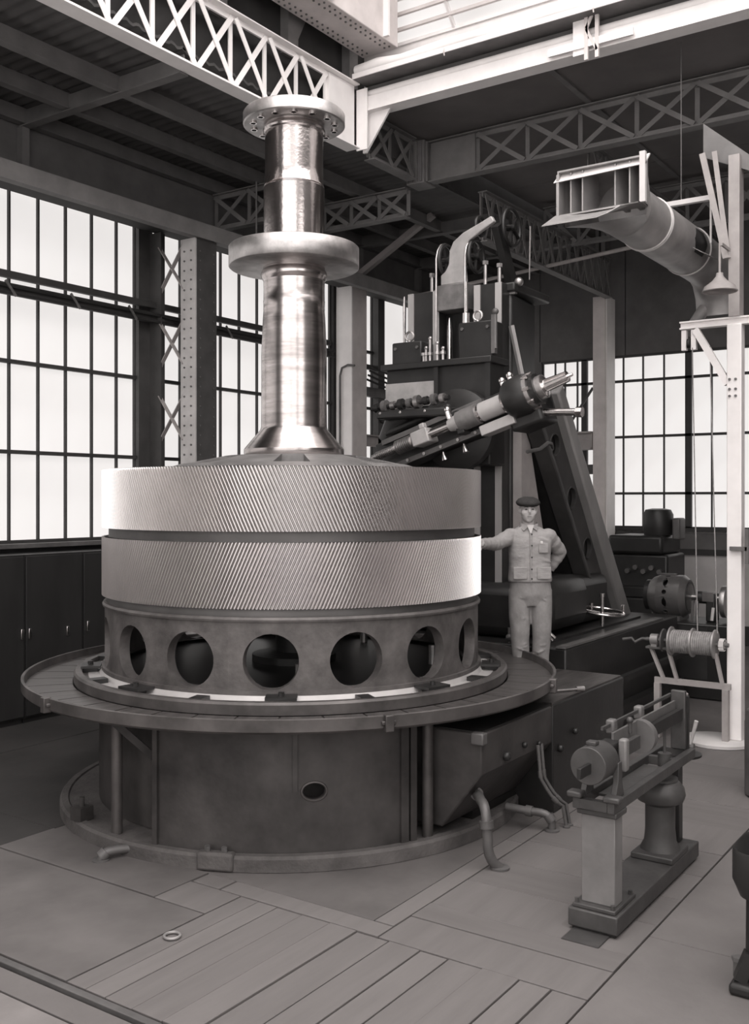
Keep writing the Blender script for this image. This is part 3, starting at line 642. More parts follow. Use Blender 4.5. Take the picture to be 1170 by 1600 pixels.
for (x, z, r) in ((-.2, .64, .05), (.1, .66, .035), (.35, .62, .03), (.75, .50, .045), (1.05, .58, .04)):
    obj('handle_knob', MB().sphere((x, -2.135, z), r*.7, 8), 'machine_dark', pd)
# drain pipes
def elbow(name, label, pts, r, m='mid_iron'):
    b = Vector(pts[-1]); t = thing(name, label, 'pipe', (b.x, b.y, 0))
    P = [Vector(p)-Vector((b.x, b.y, 0)) for p in pts]
    obj('pipe', MB().tube(P, r, 12), m, t); n = len(P)
    k = int(n*.6)
    for i in (1, k):
        d = (P[min(i+1, n-1)]-P[i-1]).normalized(); obj('coupling', MB().tube([P[i]-d*.025, P[i]+d*.025], r*1.35, 12), m, t)
    obj('floor_flange', MB().lathe([(r*1.9, 0), (r*1.9, .012), (r*1.1, .016)], 16), m, t)
    return t
def arc(p, q, c, n=6): return [Vector(p)*(1-t_)**2+Vector(c)*2*t_*(1-t_)+Vector(q)*t_**2 for t_ in fr(0, 1, n)]
elbow('drain_pipe', 'bent drain pipe standing right of the pedestal on the boards', [(6.50, 3.56, .36), (6.32, 3.44, .39), (6.18, 3.34, .41)]+arc((6.12, 3.30, .415), (6.0, 3.19, .30), (6.01, 3.20, .43))+[(6.0, 3.18, .2)]+arc((6.0, 3.18, .15), (6.06, 3.12, .0), (6.0, 3.17, .05), 4), .035)
elbow('drain_pipe', 'low drain elbow by the scale pillar', [(6.9, 3.5, .14), (6.93, 3.32, .13)]+arc((6.94, 3.26, .13), (6.968, 3.15, .05), (6.965, 3.15, .13))+[(6.968, 3.15, 0)], .03)
elbow('drain_pipe', 'short ribbed drain elbow at the front left of the base ring', [(4.93, 5.30, .05), (4.84, 5.35, .055), (4.74, 5.40, .06)]+arc((4.70, 5.42, .06), (4.63, 5.46, .01), (4.635, 5.455, .06), 5)+[(4.626, 5.462, 0)], .032)
for x in (7.10, 7.16):
    elbow('coolant_pipe', 'thin bent coolant pipe, %s of the pair by the low elbow' % ('left' if x < 7.12 else 'right'), [(x-.1, 3.28, .62), (x-.1, 3.26, .40)]+arc((x-.1, 3.25, .36), (x, 3.12, .16), (x-.08, 3.16, .2), 5)+[(x, 3.09, 0)], .014)

# ---- bed, column and brace of the hobbing machine
hm = thing('machine_column_unit', 'tall dark hobbing machine column on its bed behind the gear', 'machine', (CX.x, CX.y, 0))
bed = obj('bed', B(2.32, 5.75, -1.50, 1.45, 0, 1.05), 'machine_dark', hm, bevel=.02)
obj('bed_way', B(2.3, 5.2, -1.5, -1.40, 1.05, 1.07), 'mid_iron', bed); obj('bed_way', B(2.3, 5.2, -1.22, -1.12, 1.05, 1.075), 'machine_dark', bed); obj('bed_way', B(2.3, 5.2, 1.3, 1.45, 1.05, 1.09), 'machine_dark', bed)
obj('bed_step', B(2.5, 5.6, -1.62, -1.5, .0, .30), 'machine_dark', bed); obj('bed_rail', MB().beam((3.3, -1.66, .62), (5.6, -1.66, .62), .06, .06), 'machine_dark', bed)
colb = obj('column_body', MB().prism([(-.6, 2.95), (.62, 2.95), (.5, 3.75), (-.5, 3.75)], 1.05, 4.72, Matrix(((0, 1, 0, 0), (1, 0, 0, 0), (0, 0, 1, 0), (0, 0, 0, 1)))), 'machine_dark', hm, bevel=.03)
obj('column_foot', B(2.6, 4.9, -.95, .95, 1.05, 1.62), 'machine_dark', hm, bevel=.12)
obj('gear_case', B(2.75, 3.9, -1.12, -.7, 1.09, 1.66), 'machine_dark', hm, bevel=.16, label='rounded gear case with glossy top edge')
# guideways
for y0, y1 in ((.20, .60), (-.57, -.24)):
    g = obj('guideway', B(2.78, 2.96, y0, y1, 1.2, 4.80), 'machine_dark', hm)
    w_ = .075
    obj('slide_strip', B(2.765, 2.78, y0, y0+w_, 1.2, 4.80), 'slide_steel', g); obj('slide_strip', B(2.765, 2.78, y1-w_, y1, 1.2, 4.80), 'slide_steel', g)
obj('recess', B(2.93, 2.955, -.24, .2, 3.6, 4.75), 'machine_black', hm)
obj('top_plate', B(2.72, 2.98, -.16, .20, 4.56, 4.84), 'hub_iron', hm, bevel=.01)
obj('column_cap', B(2.9, 3.8, -.66, .68, 4.72, 4.82), 'machine_dark', hm, bevel=.02)
obj('lifting_screw', MB().tube([(2.85, .11, 3.95), (2.85, .11, 4.35), (2.85, .11, 4.5)], [.035, .034, .012], 12), 'bright_steel', hm)
obj('lifting_screw', MB().tube([(2.72, -.17, 3.95), (2.72, -.17, 4.5), (2.72, -.17, 4.52), (2.72, -.17, 4.84)], [.04, .04, .02, .02], 12), 'bright_steel', hm)
for y, z1 in ((.34, 5.0), (-.33, 5.05), (-.50, 5.0)):
    obj('stud', MB().cyl((2.86, y, 4.78), (2.86, y, z1), .02, 10).cyl((2.86, y, z1-.02), (2.86, y, z1+.02), .034, 6), 'flange_steel', hm)
obj('oil_pipe', MB().tube([(2.85, .70, 2.9), (2.85, .70, 4.2), (2.85, .70, 4.68), (2.85, .70, 4.8)], [.014, .014, .02, .008], 8), 'flange_steel', hm)
# pulley bracket on top
pb = MB(); br = [(.16, 4.84), (.16, 4.98), (.10, 5.03), (.06, 5.12), (.05, 5.30), (.0, 5.42), (-.12, 5.52), (-.34, 5.62), (-.46, 5.68), (-.50, 5.60), (-.34, 5.50), (-.19, 5.40), (-.14, 5.25), (-.14, 5.02), (-.155, 4.84)]
pb.prism([(y, 4.84+(z-4.84)*.80) for y, z in br], 2.74, 2.80, MX)
obj('pulley_bracket', pb, 'machined_plate', hm, bevel=.012)
def pulley(c, R, axis, w=.05):
    ax = Vector(axis).normalized(); c = Vector(c); p = MB(); p.torus(c, R, .022, ax, 28, 8); p.cyl(c-ax*w, c+ax*w, .04, 12)
    t1 = ax.orthogonal().normalized(); t2 = ax.cross(t1)
    for k in range(5):
        a_ = 2*PI*k/5; p.beam(c, c+(t1*math.cos(a_)+t2*math.sin(a_))*R, .02, .03, ax)
    return p
for c in ((2.88, .16, 5.14), (2.88, -.21, 5.14)):
    obj('pulley', pulley(c, .17, (0, 1, 0)), 'machine_dark', hm)
obj('pulley', pulley((2.95, -.22, 5.48), .10, (0, 1, 0)), 'machine_black', hm); obj('pulley', pulley((3.05, -.55, 5.44), .20, (0, 1, 0)), 'machine_black', hm)
obj('pulley_arm', MB().beam((2.9, -.45, 5.45), (3.3, -.45, 4.8), .08, .14), 'machine_dark', hm)
for y, z1 in ((.185, 5.13), (-.175, 5.13)):
    obj('lifting_cable', MB().tube([(2.69, y, 3.98), (2.69, y, z1), (2.72, y, z1+.09), (2.79, y, z1+.17), (2.88, y, z1+.20), (2.98, y, z1+.17), (3.04, y, z1+.09)], .011, 8), 'flange_steel', hm)
obj('counterweight_cable', MB().tube([(3.05, -.77, 5.42), (3.05, -.76, 4.85)], .008, 6), 'flange_steel', hm)
obj('cable_lug', MB().sphere((3.0, -.66, 4.83), .05, 8).box(2.95, 3.0, -.64, -.56, 4.7, 4.82), 'flange_steel', hm)
# brace
e1 = Vector((3.25, 4.10)); e2 = Vector((5.62, 1.06))
bd = (e2-e1).normalized()
def BP(s_, n_): p = e1+bd*s_+Vector((-bd.y, bd.x))*n_; return (p.x, p.y)
LB = (e2-e1).length
MY = Matrix(((1, 0, 0, 0), (0, 0, -1, 0), (0, 1, 0, 0), (0, 0, 0, 1)))     # (x, z, depth) -> (x, -depth, z)
bw = MB()
hs = [(.86, .62), (1.6, .64), (2.35, .66)]
def bmap(u, v, w): x_, z_ = BP(u, -v); return (x_, -.84+(.05 if w else 0), z_)
cuts = [0.45, 1.23, 1.97, 2.75]
for i in range(3): bw.holed(bmap, cuts[i], cuts[i+1], .14, .62+.02*i, hs[i][0]+.1, .40, .125, .125, 6)
bw.prism([BP(2.75, -.14), BP(LB, -.14), BP(LB, -.66), BP(2.75, -.66)], .79, .84, MY)
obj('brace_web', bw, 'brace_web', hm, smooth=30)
obj('brace_flange', MB().prism([BP(.42, 0), BP(LB+.02, 0), BP(LB+.06, -.28), BP(.42, -.17)], .70, .95, MY), 'lit_brace', hm, bevel=.025)
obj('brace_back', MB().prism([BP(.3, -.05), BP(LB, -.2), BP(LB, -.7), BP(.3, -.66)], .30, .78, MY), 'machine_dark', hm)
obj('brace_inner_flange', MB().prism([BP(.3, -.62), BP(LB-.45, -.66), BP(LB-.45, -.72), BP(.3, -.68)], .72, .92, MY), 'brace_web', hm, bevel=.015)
obj('brace_side', MB().prism([(2.98, 3.3), (3.12, 3.3), (3.7, 1.66), (2.98, 1.66)], .60, .70, MY), 'grey_paint', hm)
for i, (s_, v_) in enumerate(hs):
    x_, z_ = BP(s_+.1, -.40); obj('hole_rim', MB().torus((x_, -.843, z_), .125, .010, (0, 1, 0), 28, 6), 'brace_web', hm)
obj('cable_loop', MB().tube([(2.5, -1.0, 2.98), (2.8, -1.0, 3.02), (3.1, -.95, 3.10), (3.3, -.9, 3.10), (3.38, -.88, 3.05), (3.3, -.86, 3.0)], .02, 8), 'mid_iron', hm)
obj('edge_glint', MB().beam((2.90, -.62, 4.35), (3.05, -.72, 3.6), .05, .04), 'slide_steel', hm)  # edge highlight modelled as a pale steel bar
# handwheel lying on the bed
hw = obj('handwheel', MB().torus((4.0, -1.2, 1.24), .24, .016, (0, -.12, 1), 36, 8), 'bright_steel', hm)
obj('handle_post', MB().cyl((4.0, -1.2, 1.05), (4.0, -1.2, 1.42), .022, 10).cyl((4.0, -1.2, 1.40), (4.0, -1.2, 1.44), .03, 10), 'bright_steel', hw)
for k in range(4):
    a_ = .4+PI/2*k; obj('spoke', MB().beam((4.0, -1.2, 1.22), (4.0+.24*math.cos(a_), -1.2+.24*math.sin(a_), 1.24+.03*math.sin(a_)), .02, .016), 'bright_steel', hw)
for k in (0, 2): 
    a_ = -.9+k*.9; obj('grip', MB().cyl((4.0+.24*math.cos(a_), -1.2+.24*math.sin(a_), 1.2), (4.0+.24*math.cos(a_), -1.2+.24*math.sin(a_), 1.31), .022, 10), 'bright_steel', hw)
obj('hose', MB().tube([(2.55, -1.0, 1.45), (2.45, -1.1, 1.36), (2.42, -1.2, 1.24), (2.5, -1.3, 1.12)], .018, 8), 'bright_steel', hm)
obj('hose', MB().tube([(2.5, -.95, 1.5), (2.38, -1.05, 1.4), (2.36, -1.18, 1.24), (2.45, -1.3, 1.10)], .014, 8), 'bright_steel', hm)
obj('lever_post', MB().tube([(2.4, -.85, .8), (2.4, -.85, 1.2)], .018, 8).sphere((2.4, -.85, 1.1), .04, 6).sphere((2.4, -.85, 1.0), .03, 6), 'mid_iron', hm)

# ---- hob saddle and inclined hob head
hh = thing('hob_head', 'inclined hob head with bright spindle on the machine column', 'machine', (CX.x, CX.y, 2.5))
def H(x, y, z): return (x, y, z-2.5)
obj('saddle', B(2.42, 2.76, -.62, .66, .35, 1.46), 'machine_dark', hh, bevel=.02)
obj('saddle_top', B(2.36, 2.76, -.66, .70, 1.40, 1.47), 'machine_dark', hh, bevel=.01)
for (y0, y1, z0, z1) in ((.26, .64, 1.47, 1.72), (-.60, -.20, 1.55, 1.86)):
    k_ = obj('clamp_gib', B(2.50, 2.762, y0, y1, 1.47, z1), 'machine_dark', hh, bevel=.015)
    ym = (y0+y1)/2+.02; obj('eyebolt', MB().torus((2.6, ym, z1+.075), .05, .013, (1, 0, 0), 24, 8).cyl((2.6, ym, z1), (2.6, ym, z1+.03), .02, 8), 'flange_steel', k_)
    for q in (y0+.05, y1-.05): obj('bolt_head', MB().cyl((2.5, q, z1-.07), (2.482, q, z1-.07), .018, 6), 'mid_iron', k_)
obj('side_oiler', MB().box(2.44, 2.5, -.66, -.62, 1.5, 1.9).cyl((2.46, -.66, 1.55), (2.46, -.66, 1.95), .018, 8).sphere((2.46, -.66, 1.93), .035, 6), 'mid_iron', hh)
for i, y in enumerate((.16, .11, .02, -.05, .19)):
    z1 = (1.62, 1.72, 1.66, 1.6, 1.55)[i]; obj('oil_cup', MB().cyl((2.44, y, 1.45), (2.44, y, z1), .016, 8).cyl((2.44, y, 1.54), (2.44, y, 1.57), .03, 8).sphere((2.44, y, z1), .022, 6), 'flange_steel', hh)
obj('name_plate', B(2.405, 2.42, .04, .66, 1.0, 1.26), 'machined_plate', hh); obj('saddle_rib', B(2.38, 2.42, -.02, .03, .7, 1.4), 'machine_dark', hh); obj('saddle_rib', B(2.38, 2.42, -.64, -.58, .7, 1.42), 'machine_dark', hh)
obj('swivel_disc', MB().lathe([(.001, 0), (.38, 0), (.42, .03), (.42, .14), (.3, .2)], 64, Matrix.Translation(H(2.42, -.30, 3.22)) @ Matrix.Rotation(-PI/2, 4, 'Y')), 'machine_dark', hh)
s0 = Vector(H(1.92, .50, 2.93)); e = Vector((0, -2.23, .72)); LS = e.length; e.normalize(); nrm = Vector((0, .307, .951)); nrm = (nrm-e*nrm.dot(e)).normalized()
def S(s_, n_=0, x=0): return s0+e*s_+nrm*n_+Vector((x, 0, 0))
def SX(s_a, s_b, n_a, n_b, xa, xb):
    m_ = MB(); vs = [S(a_, b_, c_) for c_ in (xa, xb) for b_ in (n_a, n_b) for a_ in (s_a, s_b)]
    return m_.add(vs, [(0, 2, 3, 1), (4, 5, 7, 6), (0, 1, 5, 4), (2, 6, 7, 3), (0, 4, 6, 2), (1, 3, 7, 5)])
def SC_(s_a, s_b, r, r2=None, n=20, n_=0, x=0): return MB().cyl(S(s_a, n_, x), S(s_b, n_, x), r, n, r2)
sl = obj('hob_slide', SX(-.02, 1.95, -.17, .16, .14, .38), 'machine_dark', hh, bevel=.015)
obj('slide_edge', SX(.0, 1.6, -.17, -.12, .09, .14), 'mid_iron', sl); obj('slide_edge', SX(.1, 1.35, .11, .16, .09, .14), 'mid_iron', sl)
for s_ in fr(.15, 1.4, 6): obj('slide_bolt', MB().cyl(S(s_, -.145, .09), S(s_, -.145, .07), .018, 6), 'flange_steel', sl)
arb = obj('arbor', SC_(0, .62, .032), 'flange_steel', hh)
hob = MB()
for k in range(11): hob.add(*(lambda m_: (m_.v, m_.f))(SC_(.06+k*.022, .073+k*.022, .044)))
for k in range(9): hob.add(*(lambda m_: (m_.v, m_.f))(SC_(.33+k*.022, .345+k*.022, .074)))
hob.add(*(lambda m_: (m_.v, m_.f))(SC_(.32, .54, .058)))
obj('hob_cutter', hob, 'flange_steel', hh)
obj('arbor_block', SX(.54, .74, -.075, .075, -.06, .14), 'machined_plate', hh, bevel=.012); obj('clamp_nut', SX(.66, .72, .075, .13, -.05, .02), 'slide_steel', hh, bevel=.01)
obj('arbor_sleeve', SC_(.74, 1.0, .048), 'bright_steel', hh); obj('bearing', SC_(.98, 1.10, .06, .09), 'slide_steel', hh); obj('bearing', SC_(1.10, 1.32, .105), 'hub_iron', hh)
obj('bearing_cap', SX(1.06, 1.14, -.13, .11, -.05, .14), 'machine_dark', hh, bevel=.01)
obj('spindle_collar', SC_(1.32, 1.38, .085), 'bright_steel', hh); obj('spindle_sleeve', SC_(1.36, 1.62, .095), 'slide_steel', hh); obj('spindle_collar', SC_(1.62, 1.66, .115), 'bright_steel', hh)
obj('lower_slide_block', SX(1.30, 1.68, -.23, -.13, -.04, .12), 'slide_steel', hh, bevel=.008)
hs_ = obj('spindle_housing', MB().tube([S(1.66), S(1.70), S(1.84), S(1.90)], [.16, .19, .20, .185], 32), 'machine_dark', hh)
obj('housing_base', SX(1.60, 1.95, -.30, -.02, .0, .36), 'machine_dark', hh, bevel=.03)
obj('housing_ring', SC_(1.90, 1.94, .17), 'flange_steel', hs_); obj('housing_ring', SC_(1.94, 2.0, .15), 'machine_dark', hs_)
for k in range(8):
    a_ = 2*PI*k/8; d_ = (nrm*math.cos(a_)+Vector((1, 0, 0))*math.sin(a_))*.165; obj('cap_bolt', MB().cyl(S(1.90)+d_, S(1.965)+d_, .018, 6), 'bright_steel', hs_)
obj('spindle_nose', MB().tube([S(2.0), S(2.06), S(2.07), S(2.3), S(2.305), S(2.35)], [.10, .10, .062, .052, .022, .014], 24), 'bright_steel', hh)
obj('nose_collar', SC_(2.0, 2.06, .115), 'flange_steel', hh)
for s_, n_ in ((.97, .17), (1.63, .22), (1.72, .24)): obj('grease_cup', MB().cyl(S(s_, n_-.09, .06), S(s_, n_, .06), .028, 8).sphere(S(s_, n_+.01, .06), .035, 6), 'bright_steel', hh)
obj('cross_shaft', MB().cyl(H(2.0, -1.30, 3.33), H(2.0, -1.74, 3.31), .035, 12).cyl(H(2.0, -1.74, 3.31), H(2.0, -1.80, 3.307), .05, 8), 'bright_steel', hh)
for s_ in (.80, 1.05): obj('drip_cone', MB().cyl(S(s_, -.21, .05), S(s_, -.30, .05), .008, 10, .04), 'bright_steel', hh)
# small feed gear cluster left of the saddle
fc = obj('feed_bracket', SX(.05, .9, .22, .30, .25, .5), 'machine_dark', hh, bevel=.03)
obj('feed_arm', MB().tube([H(2.3, .55, 3.12), H(2.3, .45, 3.3), H(2.3, .25, 3.42)], [.12, .14, .12], 12), 'machine_dark', hh)
fs_ = MB(); fs_.cyl(H(2.05, .60, 3.46), H(2.05, -.35, 3.53), .028, 10)
obj('feed_shaft', fs_, 'machine_dark', hh)
for i in range(9):
    y = .55-i*.1; obj('feed_gear', MB().cyl(H(2.05, y, 3.464+.0074*i*10*.1), H(2.05, y-.05, 3.47+.0074*i), (.05, .07, .045, .06)[i % 4], 14), ('machine_dark', 'mid_iron', 'flange_steel')[i % 3], hh)
obj('feed_case', B(1.98, 2.4, -.40, .5, .84, .93), 'machine_dark', hh, bevel=.02)
for y in (.45, .2, -.1): obj('cap_bolt', MB().sphere(H(2.0, y, 3.40), .025, 6), 'flange_steel', hh)

# ================================================================== THE WORKMAN
def remeshed(mb, voxel, m, name, parent, smooth_it=4):
    me = mesh_of('tmp', mb, m, 0); o = bpy.data.objects.new('tmp', me); COL.objects.link(o)
    r = o.modifiers.new('r', 'REMESH'); r.mode = 'VOXEL'; r.voxel_size = voxel; r.use_smooth_shade = True
    s_ = o.modifiers.new('s', 'SMOOTH'); s_.iterations = smooth_it; s_.factor = .5
    dg = bpy.context.evaluated_depsgraph_get(); nm = bpy.data.meshes.new_from_object(o.evaluated_get(dg)); nm.name = name
    bpy.data.objects.remove(o)
    nm.polygons.foreach_set('use_smooth', [True]*len(nm.polygons))
    nm.materials.clear(); nm.materials.append(MATS[m])
    q = bpy.data.objects.new(name, nm); COL.objects.link(q)
    if parent: q.parent = parent
    return q
def loft(mb, rings, n=24, p=2.3):
    """stack of superellipse rings (cx, cy, z, rx, ry)"""
    vs = []; fs = []
    for cx, cy, z, rx, ry in rings:
        for k in range(n):
            a = 2*PI*k/n; c, s_ = math.cos(a), math.sin(a)
            vs.append((cx+rx*math.copysign(abs(c)**(2/p), c), cy+ry*math.copysign(abs(s_)**(2/p), s_), z))
    for i in range(len(rings)-1):
        for k in range(n): fs.append((i*n+k, i*n+(k+1) % n, (i+1)*n+(k+1) % n, (i+1)*n+k))
    fs.append(tuple(range(n-1, -1, -1))); fs.append(tuple((len(rings)-1)*n+k for k in range(n)))
    return mb.add(vs, fs)
mp_ = FW*9.4+RT*1.464
body = MB()
# bare figure: head, neck, trunk, arms, legs, hands
HX, HY, HZ = -.02, -.015, 1.595
body.sphere((HX, HY+.01, HZ+.03), .09, 12, (.86, 1.06, 1.0)); body.sphere((HX, HY-.014, HZ-.03), .075, 12, (.90, 1.0, 1.14))
body.sphere((HX, HY-.045, HZ-.088), .03, 8, (1.1, .9, .8))                                   # chin
body.tube([(HX, HY-.09, HZ+.025), (HX, HY-.102, HZ-.012), (HX, HY-.092, HZ-.028)], [.008, .013, .010], 8)   # nose
body.tube([(HX-.045, HY-.068, HZ+.036), (HX, HY-.078, HZ+.032), (HX+.045, HY-.068, HZ+.036)], .010, 8)      # brow
body.tube([(HX-.022, HY-.070, HZ-.056), (HX, HY-.077, HZ-.055), (HX+.022, HY-.070, HZ-.056)], .006, 8)      # lips
for s_ in (-1, 1):
    body.sphere((HX+s_*.080, HY+.012, HZ-.0), .03, 8, (.35, .7, 1.1)); body.sphere((HX+s_*.040, HY-.045, HZ-.022), .032, 8)   # ear, cheek
body.tube([(-.01, .03, 1.36), (-.015, .015, 1.46), (HX, HY+.02, 1.55)], [.066, .056, .054], 14)
loft(body, [(0, .01, .80, .14, .09), (0, .01, .95, .15, .10), (0, .01, 1.1, .14, .09), (0, .01, 1.25, .15, .10), (0, .01, 1.34, .14, .08), (0, .015, 1.40, .07, .06)])
def limb(mb, pts, rs, n=14):
    P = []; Rr = []
    for i in range(len(pts)-1):
        for k in range(5):
            t_ = k/5; P.append(Vector(pts[i]).lerp(Vector(pts[i+1]), t_)); Rr.append(rs[i]*(1-t_)+rs[i+1]*t_)
    P.append(Vector(pts[-1])); Rr.append(rs[-1]); return mb.tube(P, Rr, n)
RS, RE, RW = (-.170, .01, 1.355), (-.345, -.17, 1.285), (-.505, -.415, 1.30)
LS_, LE, LW = (.170, .01, 1.355), (.315, .15, 1.195), (.215, .19, 1.03)
limb(body, [RS, RE, RW], [.040, .036, .028]); limb(body, [LS_, LE, LW], [.040, .036, .028])
for s_, x0, x1 in ((-1, -.085, -.088), (1, .10, .105)):
    limb(body, [(x0, .0, .86), (x1, -.01, .45), (x1, .02, .08)], [.078, .055, .04])
# hands with five fingers each
def hand(mb, w, d, up, thumb_side):
    w = Vector(w); d = Vector(d).normalized(); up = Vector(up); up = (up-d*up.dot(d)).normalized(); sd = d.cross(up)
    mb.tube([w-d*.01, w+d*.03, w+d*.085], [.026, .034, .036], 10)
    for i, (off, L_, r_) in enumerate(((-.03, .066, .0085), (-.010, .076, .009), (.011, .070, .0088), (.030, .054, .008))):
        b = w+d*.082+sd*off; mb.tube([b-d*.02, b+d*L_*.45+up*.003, b+d*L_*.8-up*.010, b+d*L_-up*.022], [r_, r_, r_*.92, r_*.75], 8)
    b = w+d*.03+sd*thumb_side*.03; mb.tube([b, b+d*.02+sd*thumb_side*.028, b+d*.05+sd*thumb_side*.038-up*.008], [.013, .011, .008], 8)
hand(body, RW, (-.12, -.93, .12), (.95, -.12, 0), -1)
hand(body, LW, (-.55, .02, -.6), (.1, 1, 0), 1)
man = remeshed(body, .0075, 'skin', 'person', None, 3)
man.location = (mp_.x, mp_.y, .80); man.rotation_euler = (0, 0, TH-PI/2)
tag(man, 'person in beret and pale work suit standing with one hand on the gear', 'person')
jk = MB()
loft(jk, [(0, .01, .925, .203, .135), (0, .01, .94, .206, .138), (0, .01, 1.02, .200, .135), (-.003, .01, 1.1, .194, .13), (-.003, .008, 1.2, .198, .132), (0, .008, 1.3, .205, .13), (0, .01, 1.36, .198, .115), (-.005, .012, 1.40, .165, .095), (-.01, .014, 1.435, .115, .078), (-.012, .015, 1.455, .078, .068)], 28, 2.5)
def sleeve(sh, el, wr, k):
    sh, el, wr = Vector(sh), Vector(el), Vector(wr); P = []; Rr = []
    for i in range(9): t_ = i/8; P.append(sh.lerp(el, t_)); Rr.append(.078-.014*t_+.004*math.sin(i*2.1+k))
    for i in range(1, 9): t_ = i/8; P.append(el.lerp(wr, t_)); Rr.append(.064-.016*t_+.004*math.sin(i*2.3+k))
    jk.tube(P, Rr, 16)
for q in (RS, LS_): jk.sphere(q, .080, 10, (.95, 1, .9))
sleeve(RS, RE, Vector(RW)+Vector((.01, .02, 0)), 0); sleeve(LS_, LE, LW, 1)
rnd = random.Random(3)
for k in range(16):      # soft irregular folds of the cloth
    x = rnd.uniform(-.19, .17); z = rnd.uniform(.96, 1.33); w = rnd.uniform(.05, .12); dz = rnd.uniform(-.05, .05)
    P = []
    for i in range(5):
        xx = x+w*(i/4-.5); yy = .01-.131*max(0, 1-(abs(xx)/.2)**2.5)**.4; P.append((xx, yy, z+dz*(i/4-.5)+.006*math.sin(i*1.4)))
    jk.tube(P, [.002, .0055, .007, .0055, .002], 6)
jac = remeshed(jk, .0085, 'cotton_jacket', 'jacket', man, 3)
trs = MB()
loft(trs, [(0, .01, .70, .12, .10), (.01, .01, .80, .198, .125), (.0, .01, .93, .19, .125), (0, .01, 1.0, .17, .12)], 28, 2.5)
for s_, x0, x1, x2 in ((-1, -.098, -.095, -.085), (1, .105, .108, .100)):
    P = [(x0, .01, .85), (x0, .005, .72), (x0+.002*s_, .0, .6), (x1, -.012, .47), (x1, -.004, .38), (x2, .01, .22), (x2, .015, .06), (x2, .015, .035)]
    Q = []; Rr = [.102, .104, .099, .090, .086, .080, .080, .080]; RR = []
    for i in range(len(P)-1):
        for k in range(4): t_ = k/4; Q.append(Vector(P[i]).lerp(Vector(P[i+1]), t_)); RR.append(Rr[i]*(1-t_)+Rr[i+1]*t_)
    trs.tube(Q, RR, 18)
for k in range(18):
    sx = rnd.choice((-1, 1)); x = (-.09 if sx < 0 else .105)+rnd.uniform(-.03, .03); z = rnd.uniform(.15, .82); w = rnd.uniform(.04, .09); dz = rnd.uniform(-.06, .06)
    rr = .078+.020*min(1, max(0, (z-.2)/.5))
    P = []
    for i in range(5):
        xx = x+w*(i/4-.5); q = (xx-(-.09 if sx < 0 else .105))/rr; P.append((xx, -.004-rr*math.sqrt(max(.05, 1-q*q)), z+dz*(i/4-.5)))
    trs.tube(P, [.002, .005, .0065, .005, .002], 6)
tro = remeshed(trs, .0085, 'cotton_trousers', 'trousers', man, 3)
bt = MB(); bt.lathe([(.001, .105), (.05, .10), (.092, .078), (.112, .048), (.115, .03), (.104, .010), (.092, 0), (.088, .004), (.001, .01)], 32, Matrix.Translation((HX-.002, HY-.002, HZ+.045)) @ Matrix.Rotation(.10, 4, 'X') @ Matrix.Diagonal((1.0, 1.12, .80, 1)), cap=False)
obj('mouth', MB().tube([(HX-.02, HY-.083, HZ-.056), (HX, HY-.0875, HZ-.055), (HX+.02, HY-.083, HZ-.056)], .0028, 6), 'lip_dark', man)
for s_ in (-1, 1): obj('eyebrow', MB().tube([(HX+s_*.016, HY-.086, HZ+.030), (HX+s_*.032, HY-.086, HZ+.034), (HX+s_*.048, HY-.077, HZ+.030)], .0042, 6), 'lip_dark', man)
obj('beret', bt, 'beret_wool', man, smooth=80)
for s_ in (-1, 1):
    obj('eye', MB().sphere((HX+s_*.031, HY-.082, HZ+.012), .0085, 6, (1.5, .6, .75)), 'eye_dark', man)
    obj('shoe', MB().tube([(.10*s_ if s_ > 0 else -.085, .07, .04), (.10*s_ if s_ > 0 else -.085, -.04, .045), (.105*s_ if s_ > 0 else -.09, -.13, .03), (.105*s_ if s_ > 0 else -.09, -.17, .025)], [.036, .04, .034, .02], 12), 'shoe_leather', man)
    # turned down collar
    c = MB(); c.add([(-.012+s_*.012, -.072, 1.445), (-.012+s_*.075, -.045, 1.475), (-.012+s_*.078, .03, 1.485), (-.012+s_*.095, -.03, 1.438), (-.012+s_*.062, -.098, 1.405),
                     (-.012+s_*.012, -.066, 1.441), (-.012+s_*.068, -.04, 1.468), (-.012+s_*.07, .03, 1.478), (-.012+s_*.09, -.02, 1.430), (-.012+s_*.062, -.088, 1.400)],
                    [(0, 1, 3, 4), (1, 2, 3), (9, 8, 6, 5), (8, 7, 6), (0, 4, 9, 5), (4, 3, 8, 9), (3, 2, 7, 8)]); obj('collar', c, 'cotton_jacket', jac, smooth=60)
    obj('lower_pocket', MB().box(s_*.11-.065, s_*.11+.065, -.135, -.118, .955, 1.07), 'cotton_jacket', jac, bevel=.006)
obj('breast_pocket', B(.06, .15, -.132, -.112, 1.20, 1.295), 'cotton_jacket', jac, bevel=.006); obj('handkerchief', B(.075, .10, -.136, -.118, 1.285, 1.31), 'shirt', jac, bevel=.004)
obj('shirt_front', MB().prism([(-.045, 1.46), (.022, 1.46), (-.008, 1.37)], .086, .104, MY), 'shirt', jac)
obj('placket', MB().tube([(-.012, -.116, 1.385), (-.012, -.129, 1.32), (-.012, -.130, 1.2), (-.012, -.128, 1.08), (-.012, -.132, .93)], .0085, 8), 'cotton_jacket', jac)
for z in (1.375, 1.27, 1.16, 1.05, .96): obj('button', MB().sphere((-.004, -.139 if z < 1.35 else -.125, z), .008, 6, (1, .5, 1)), 'eye_dark', jac)

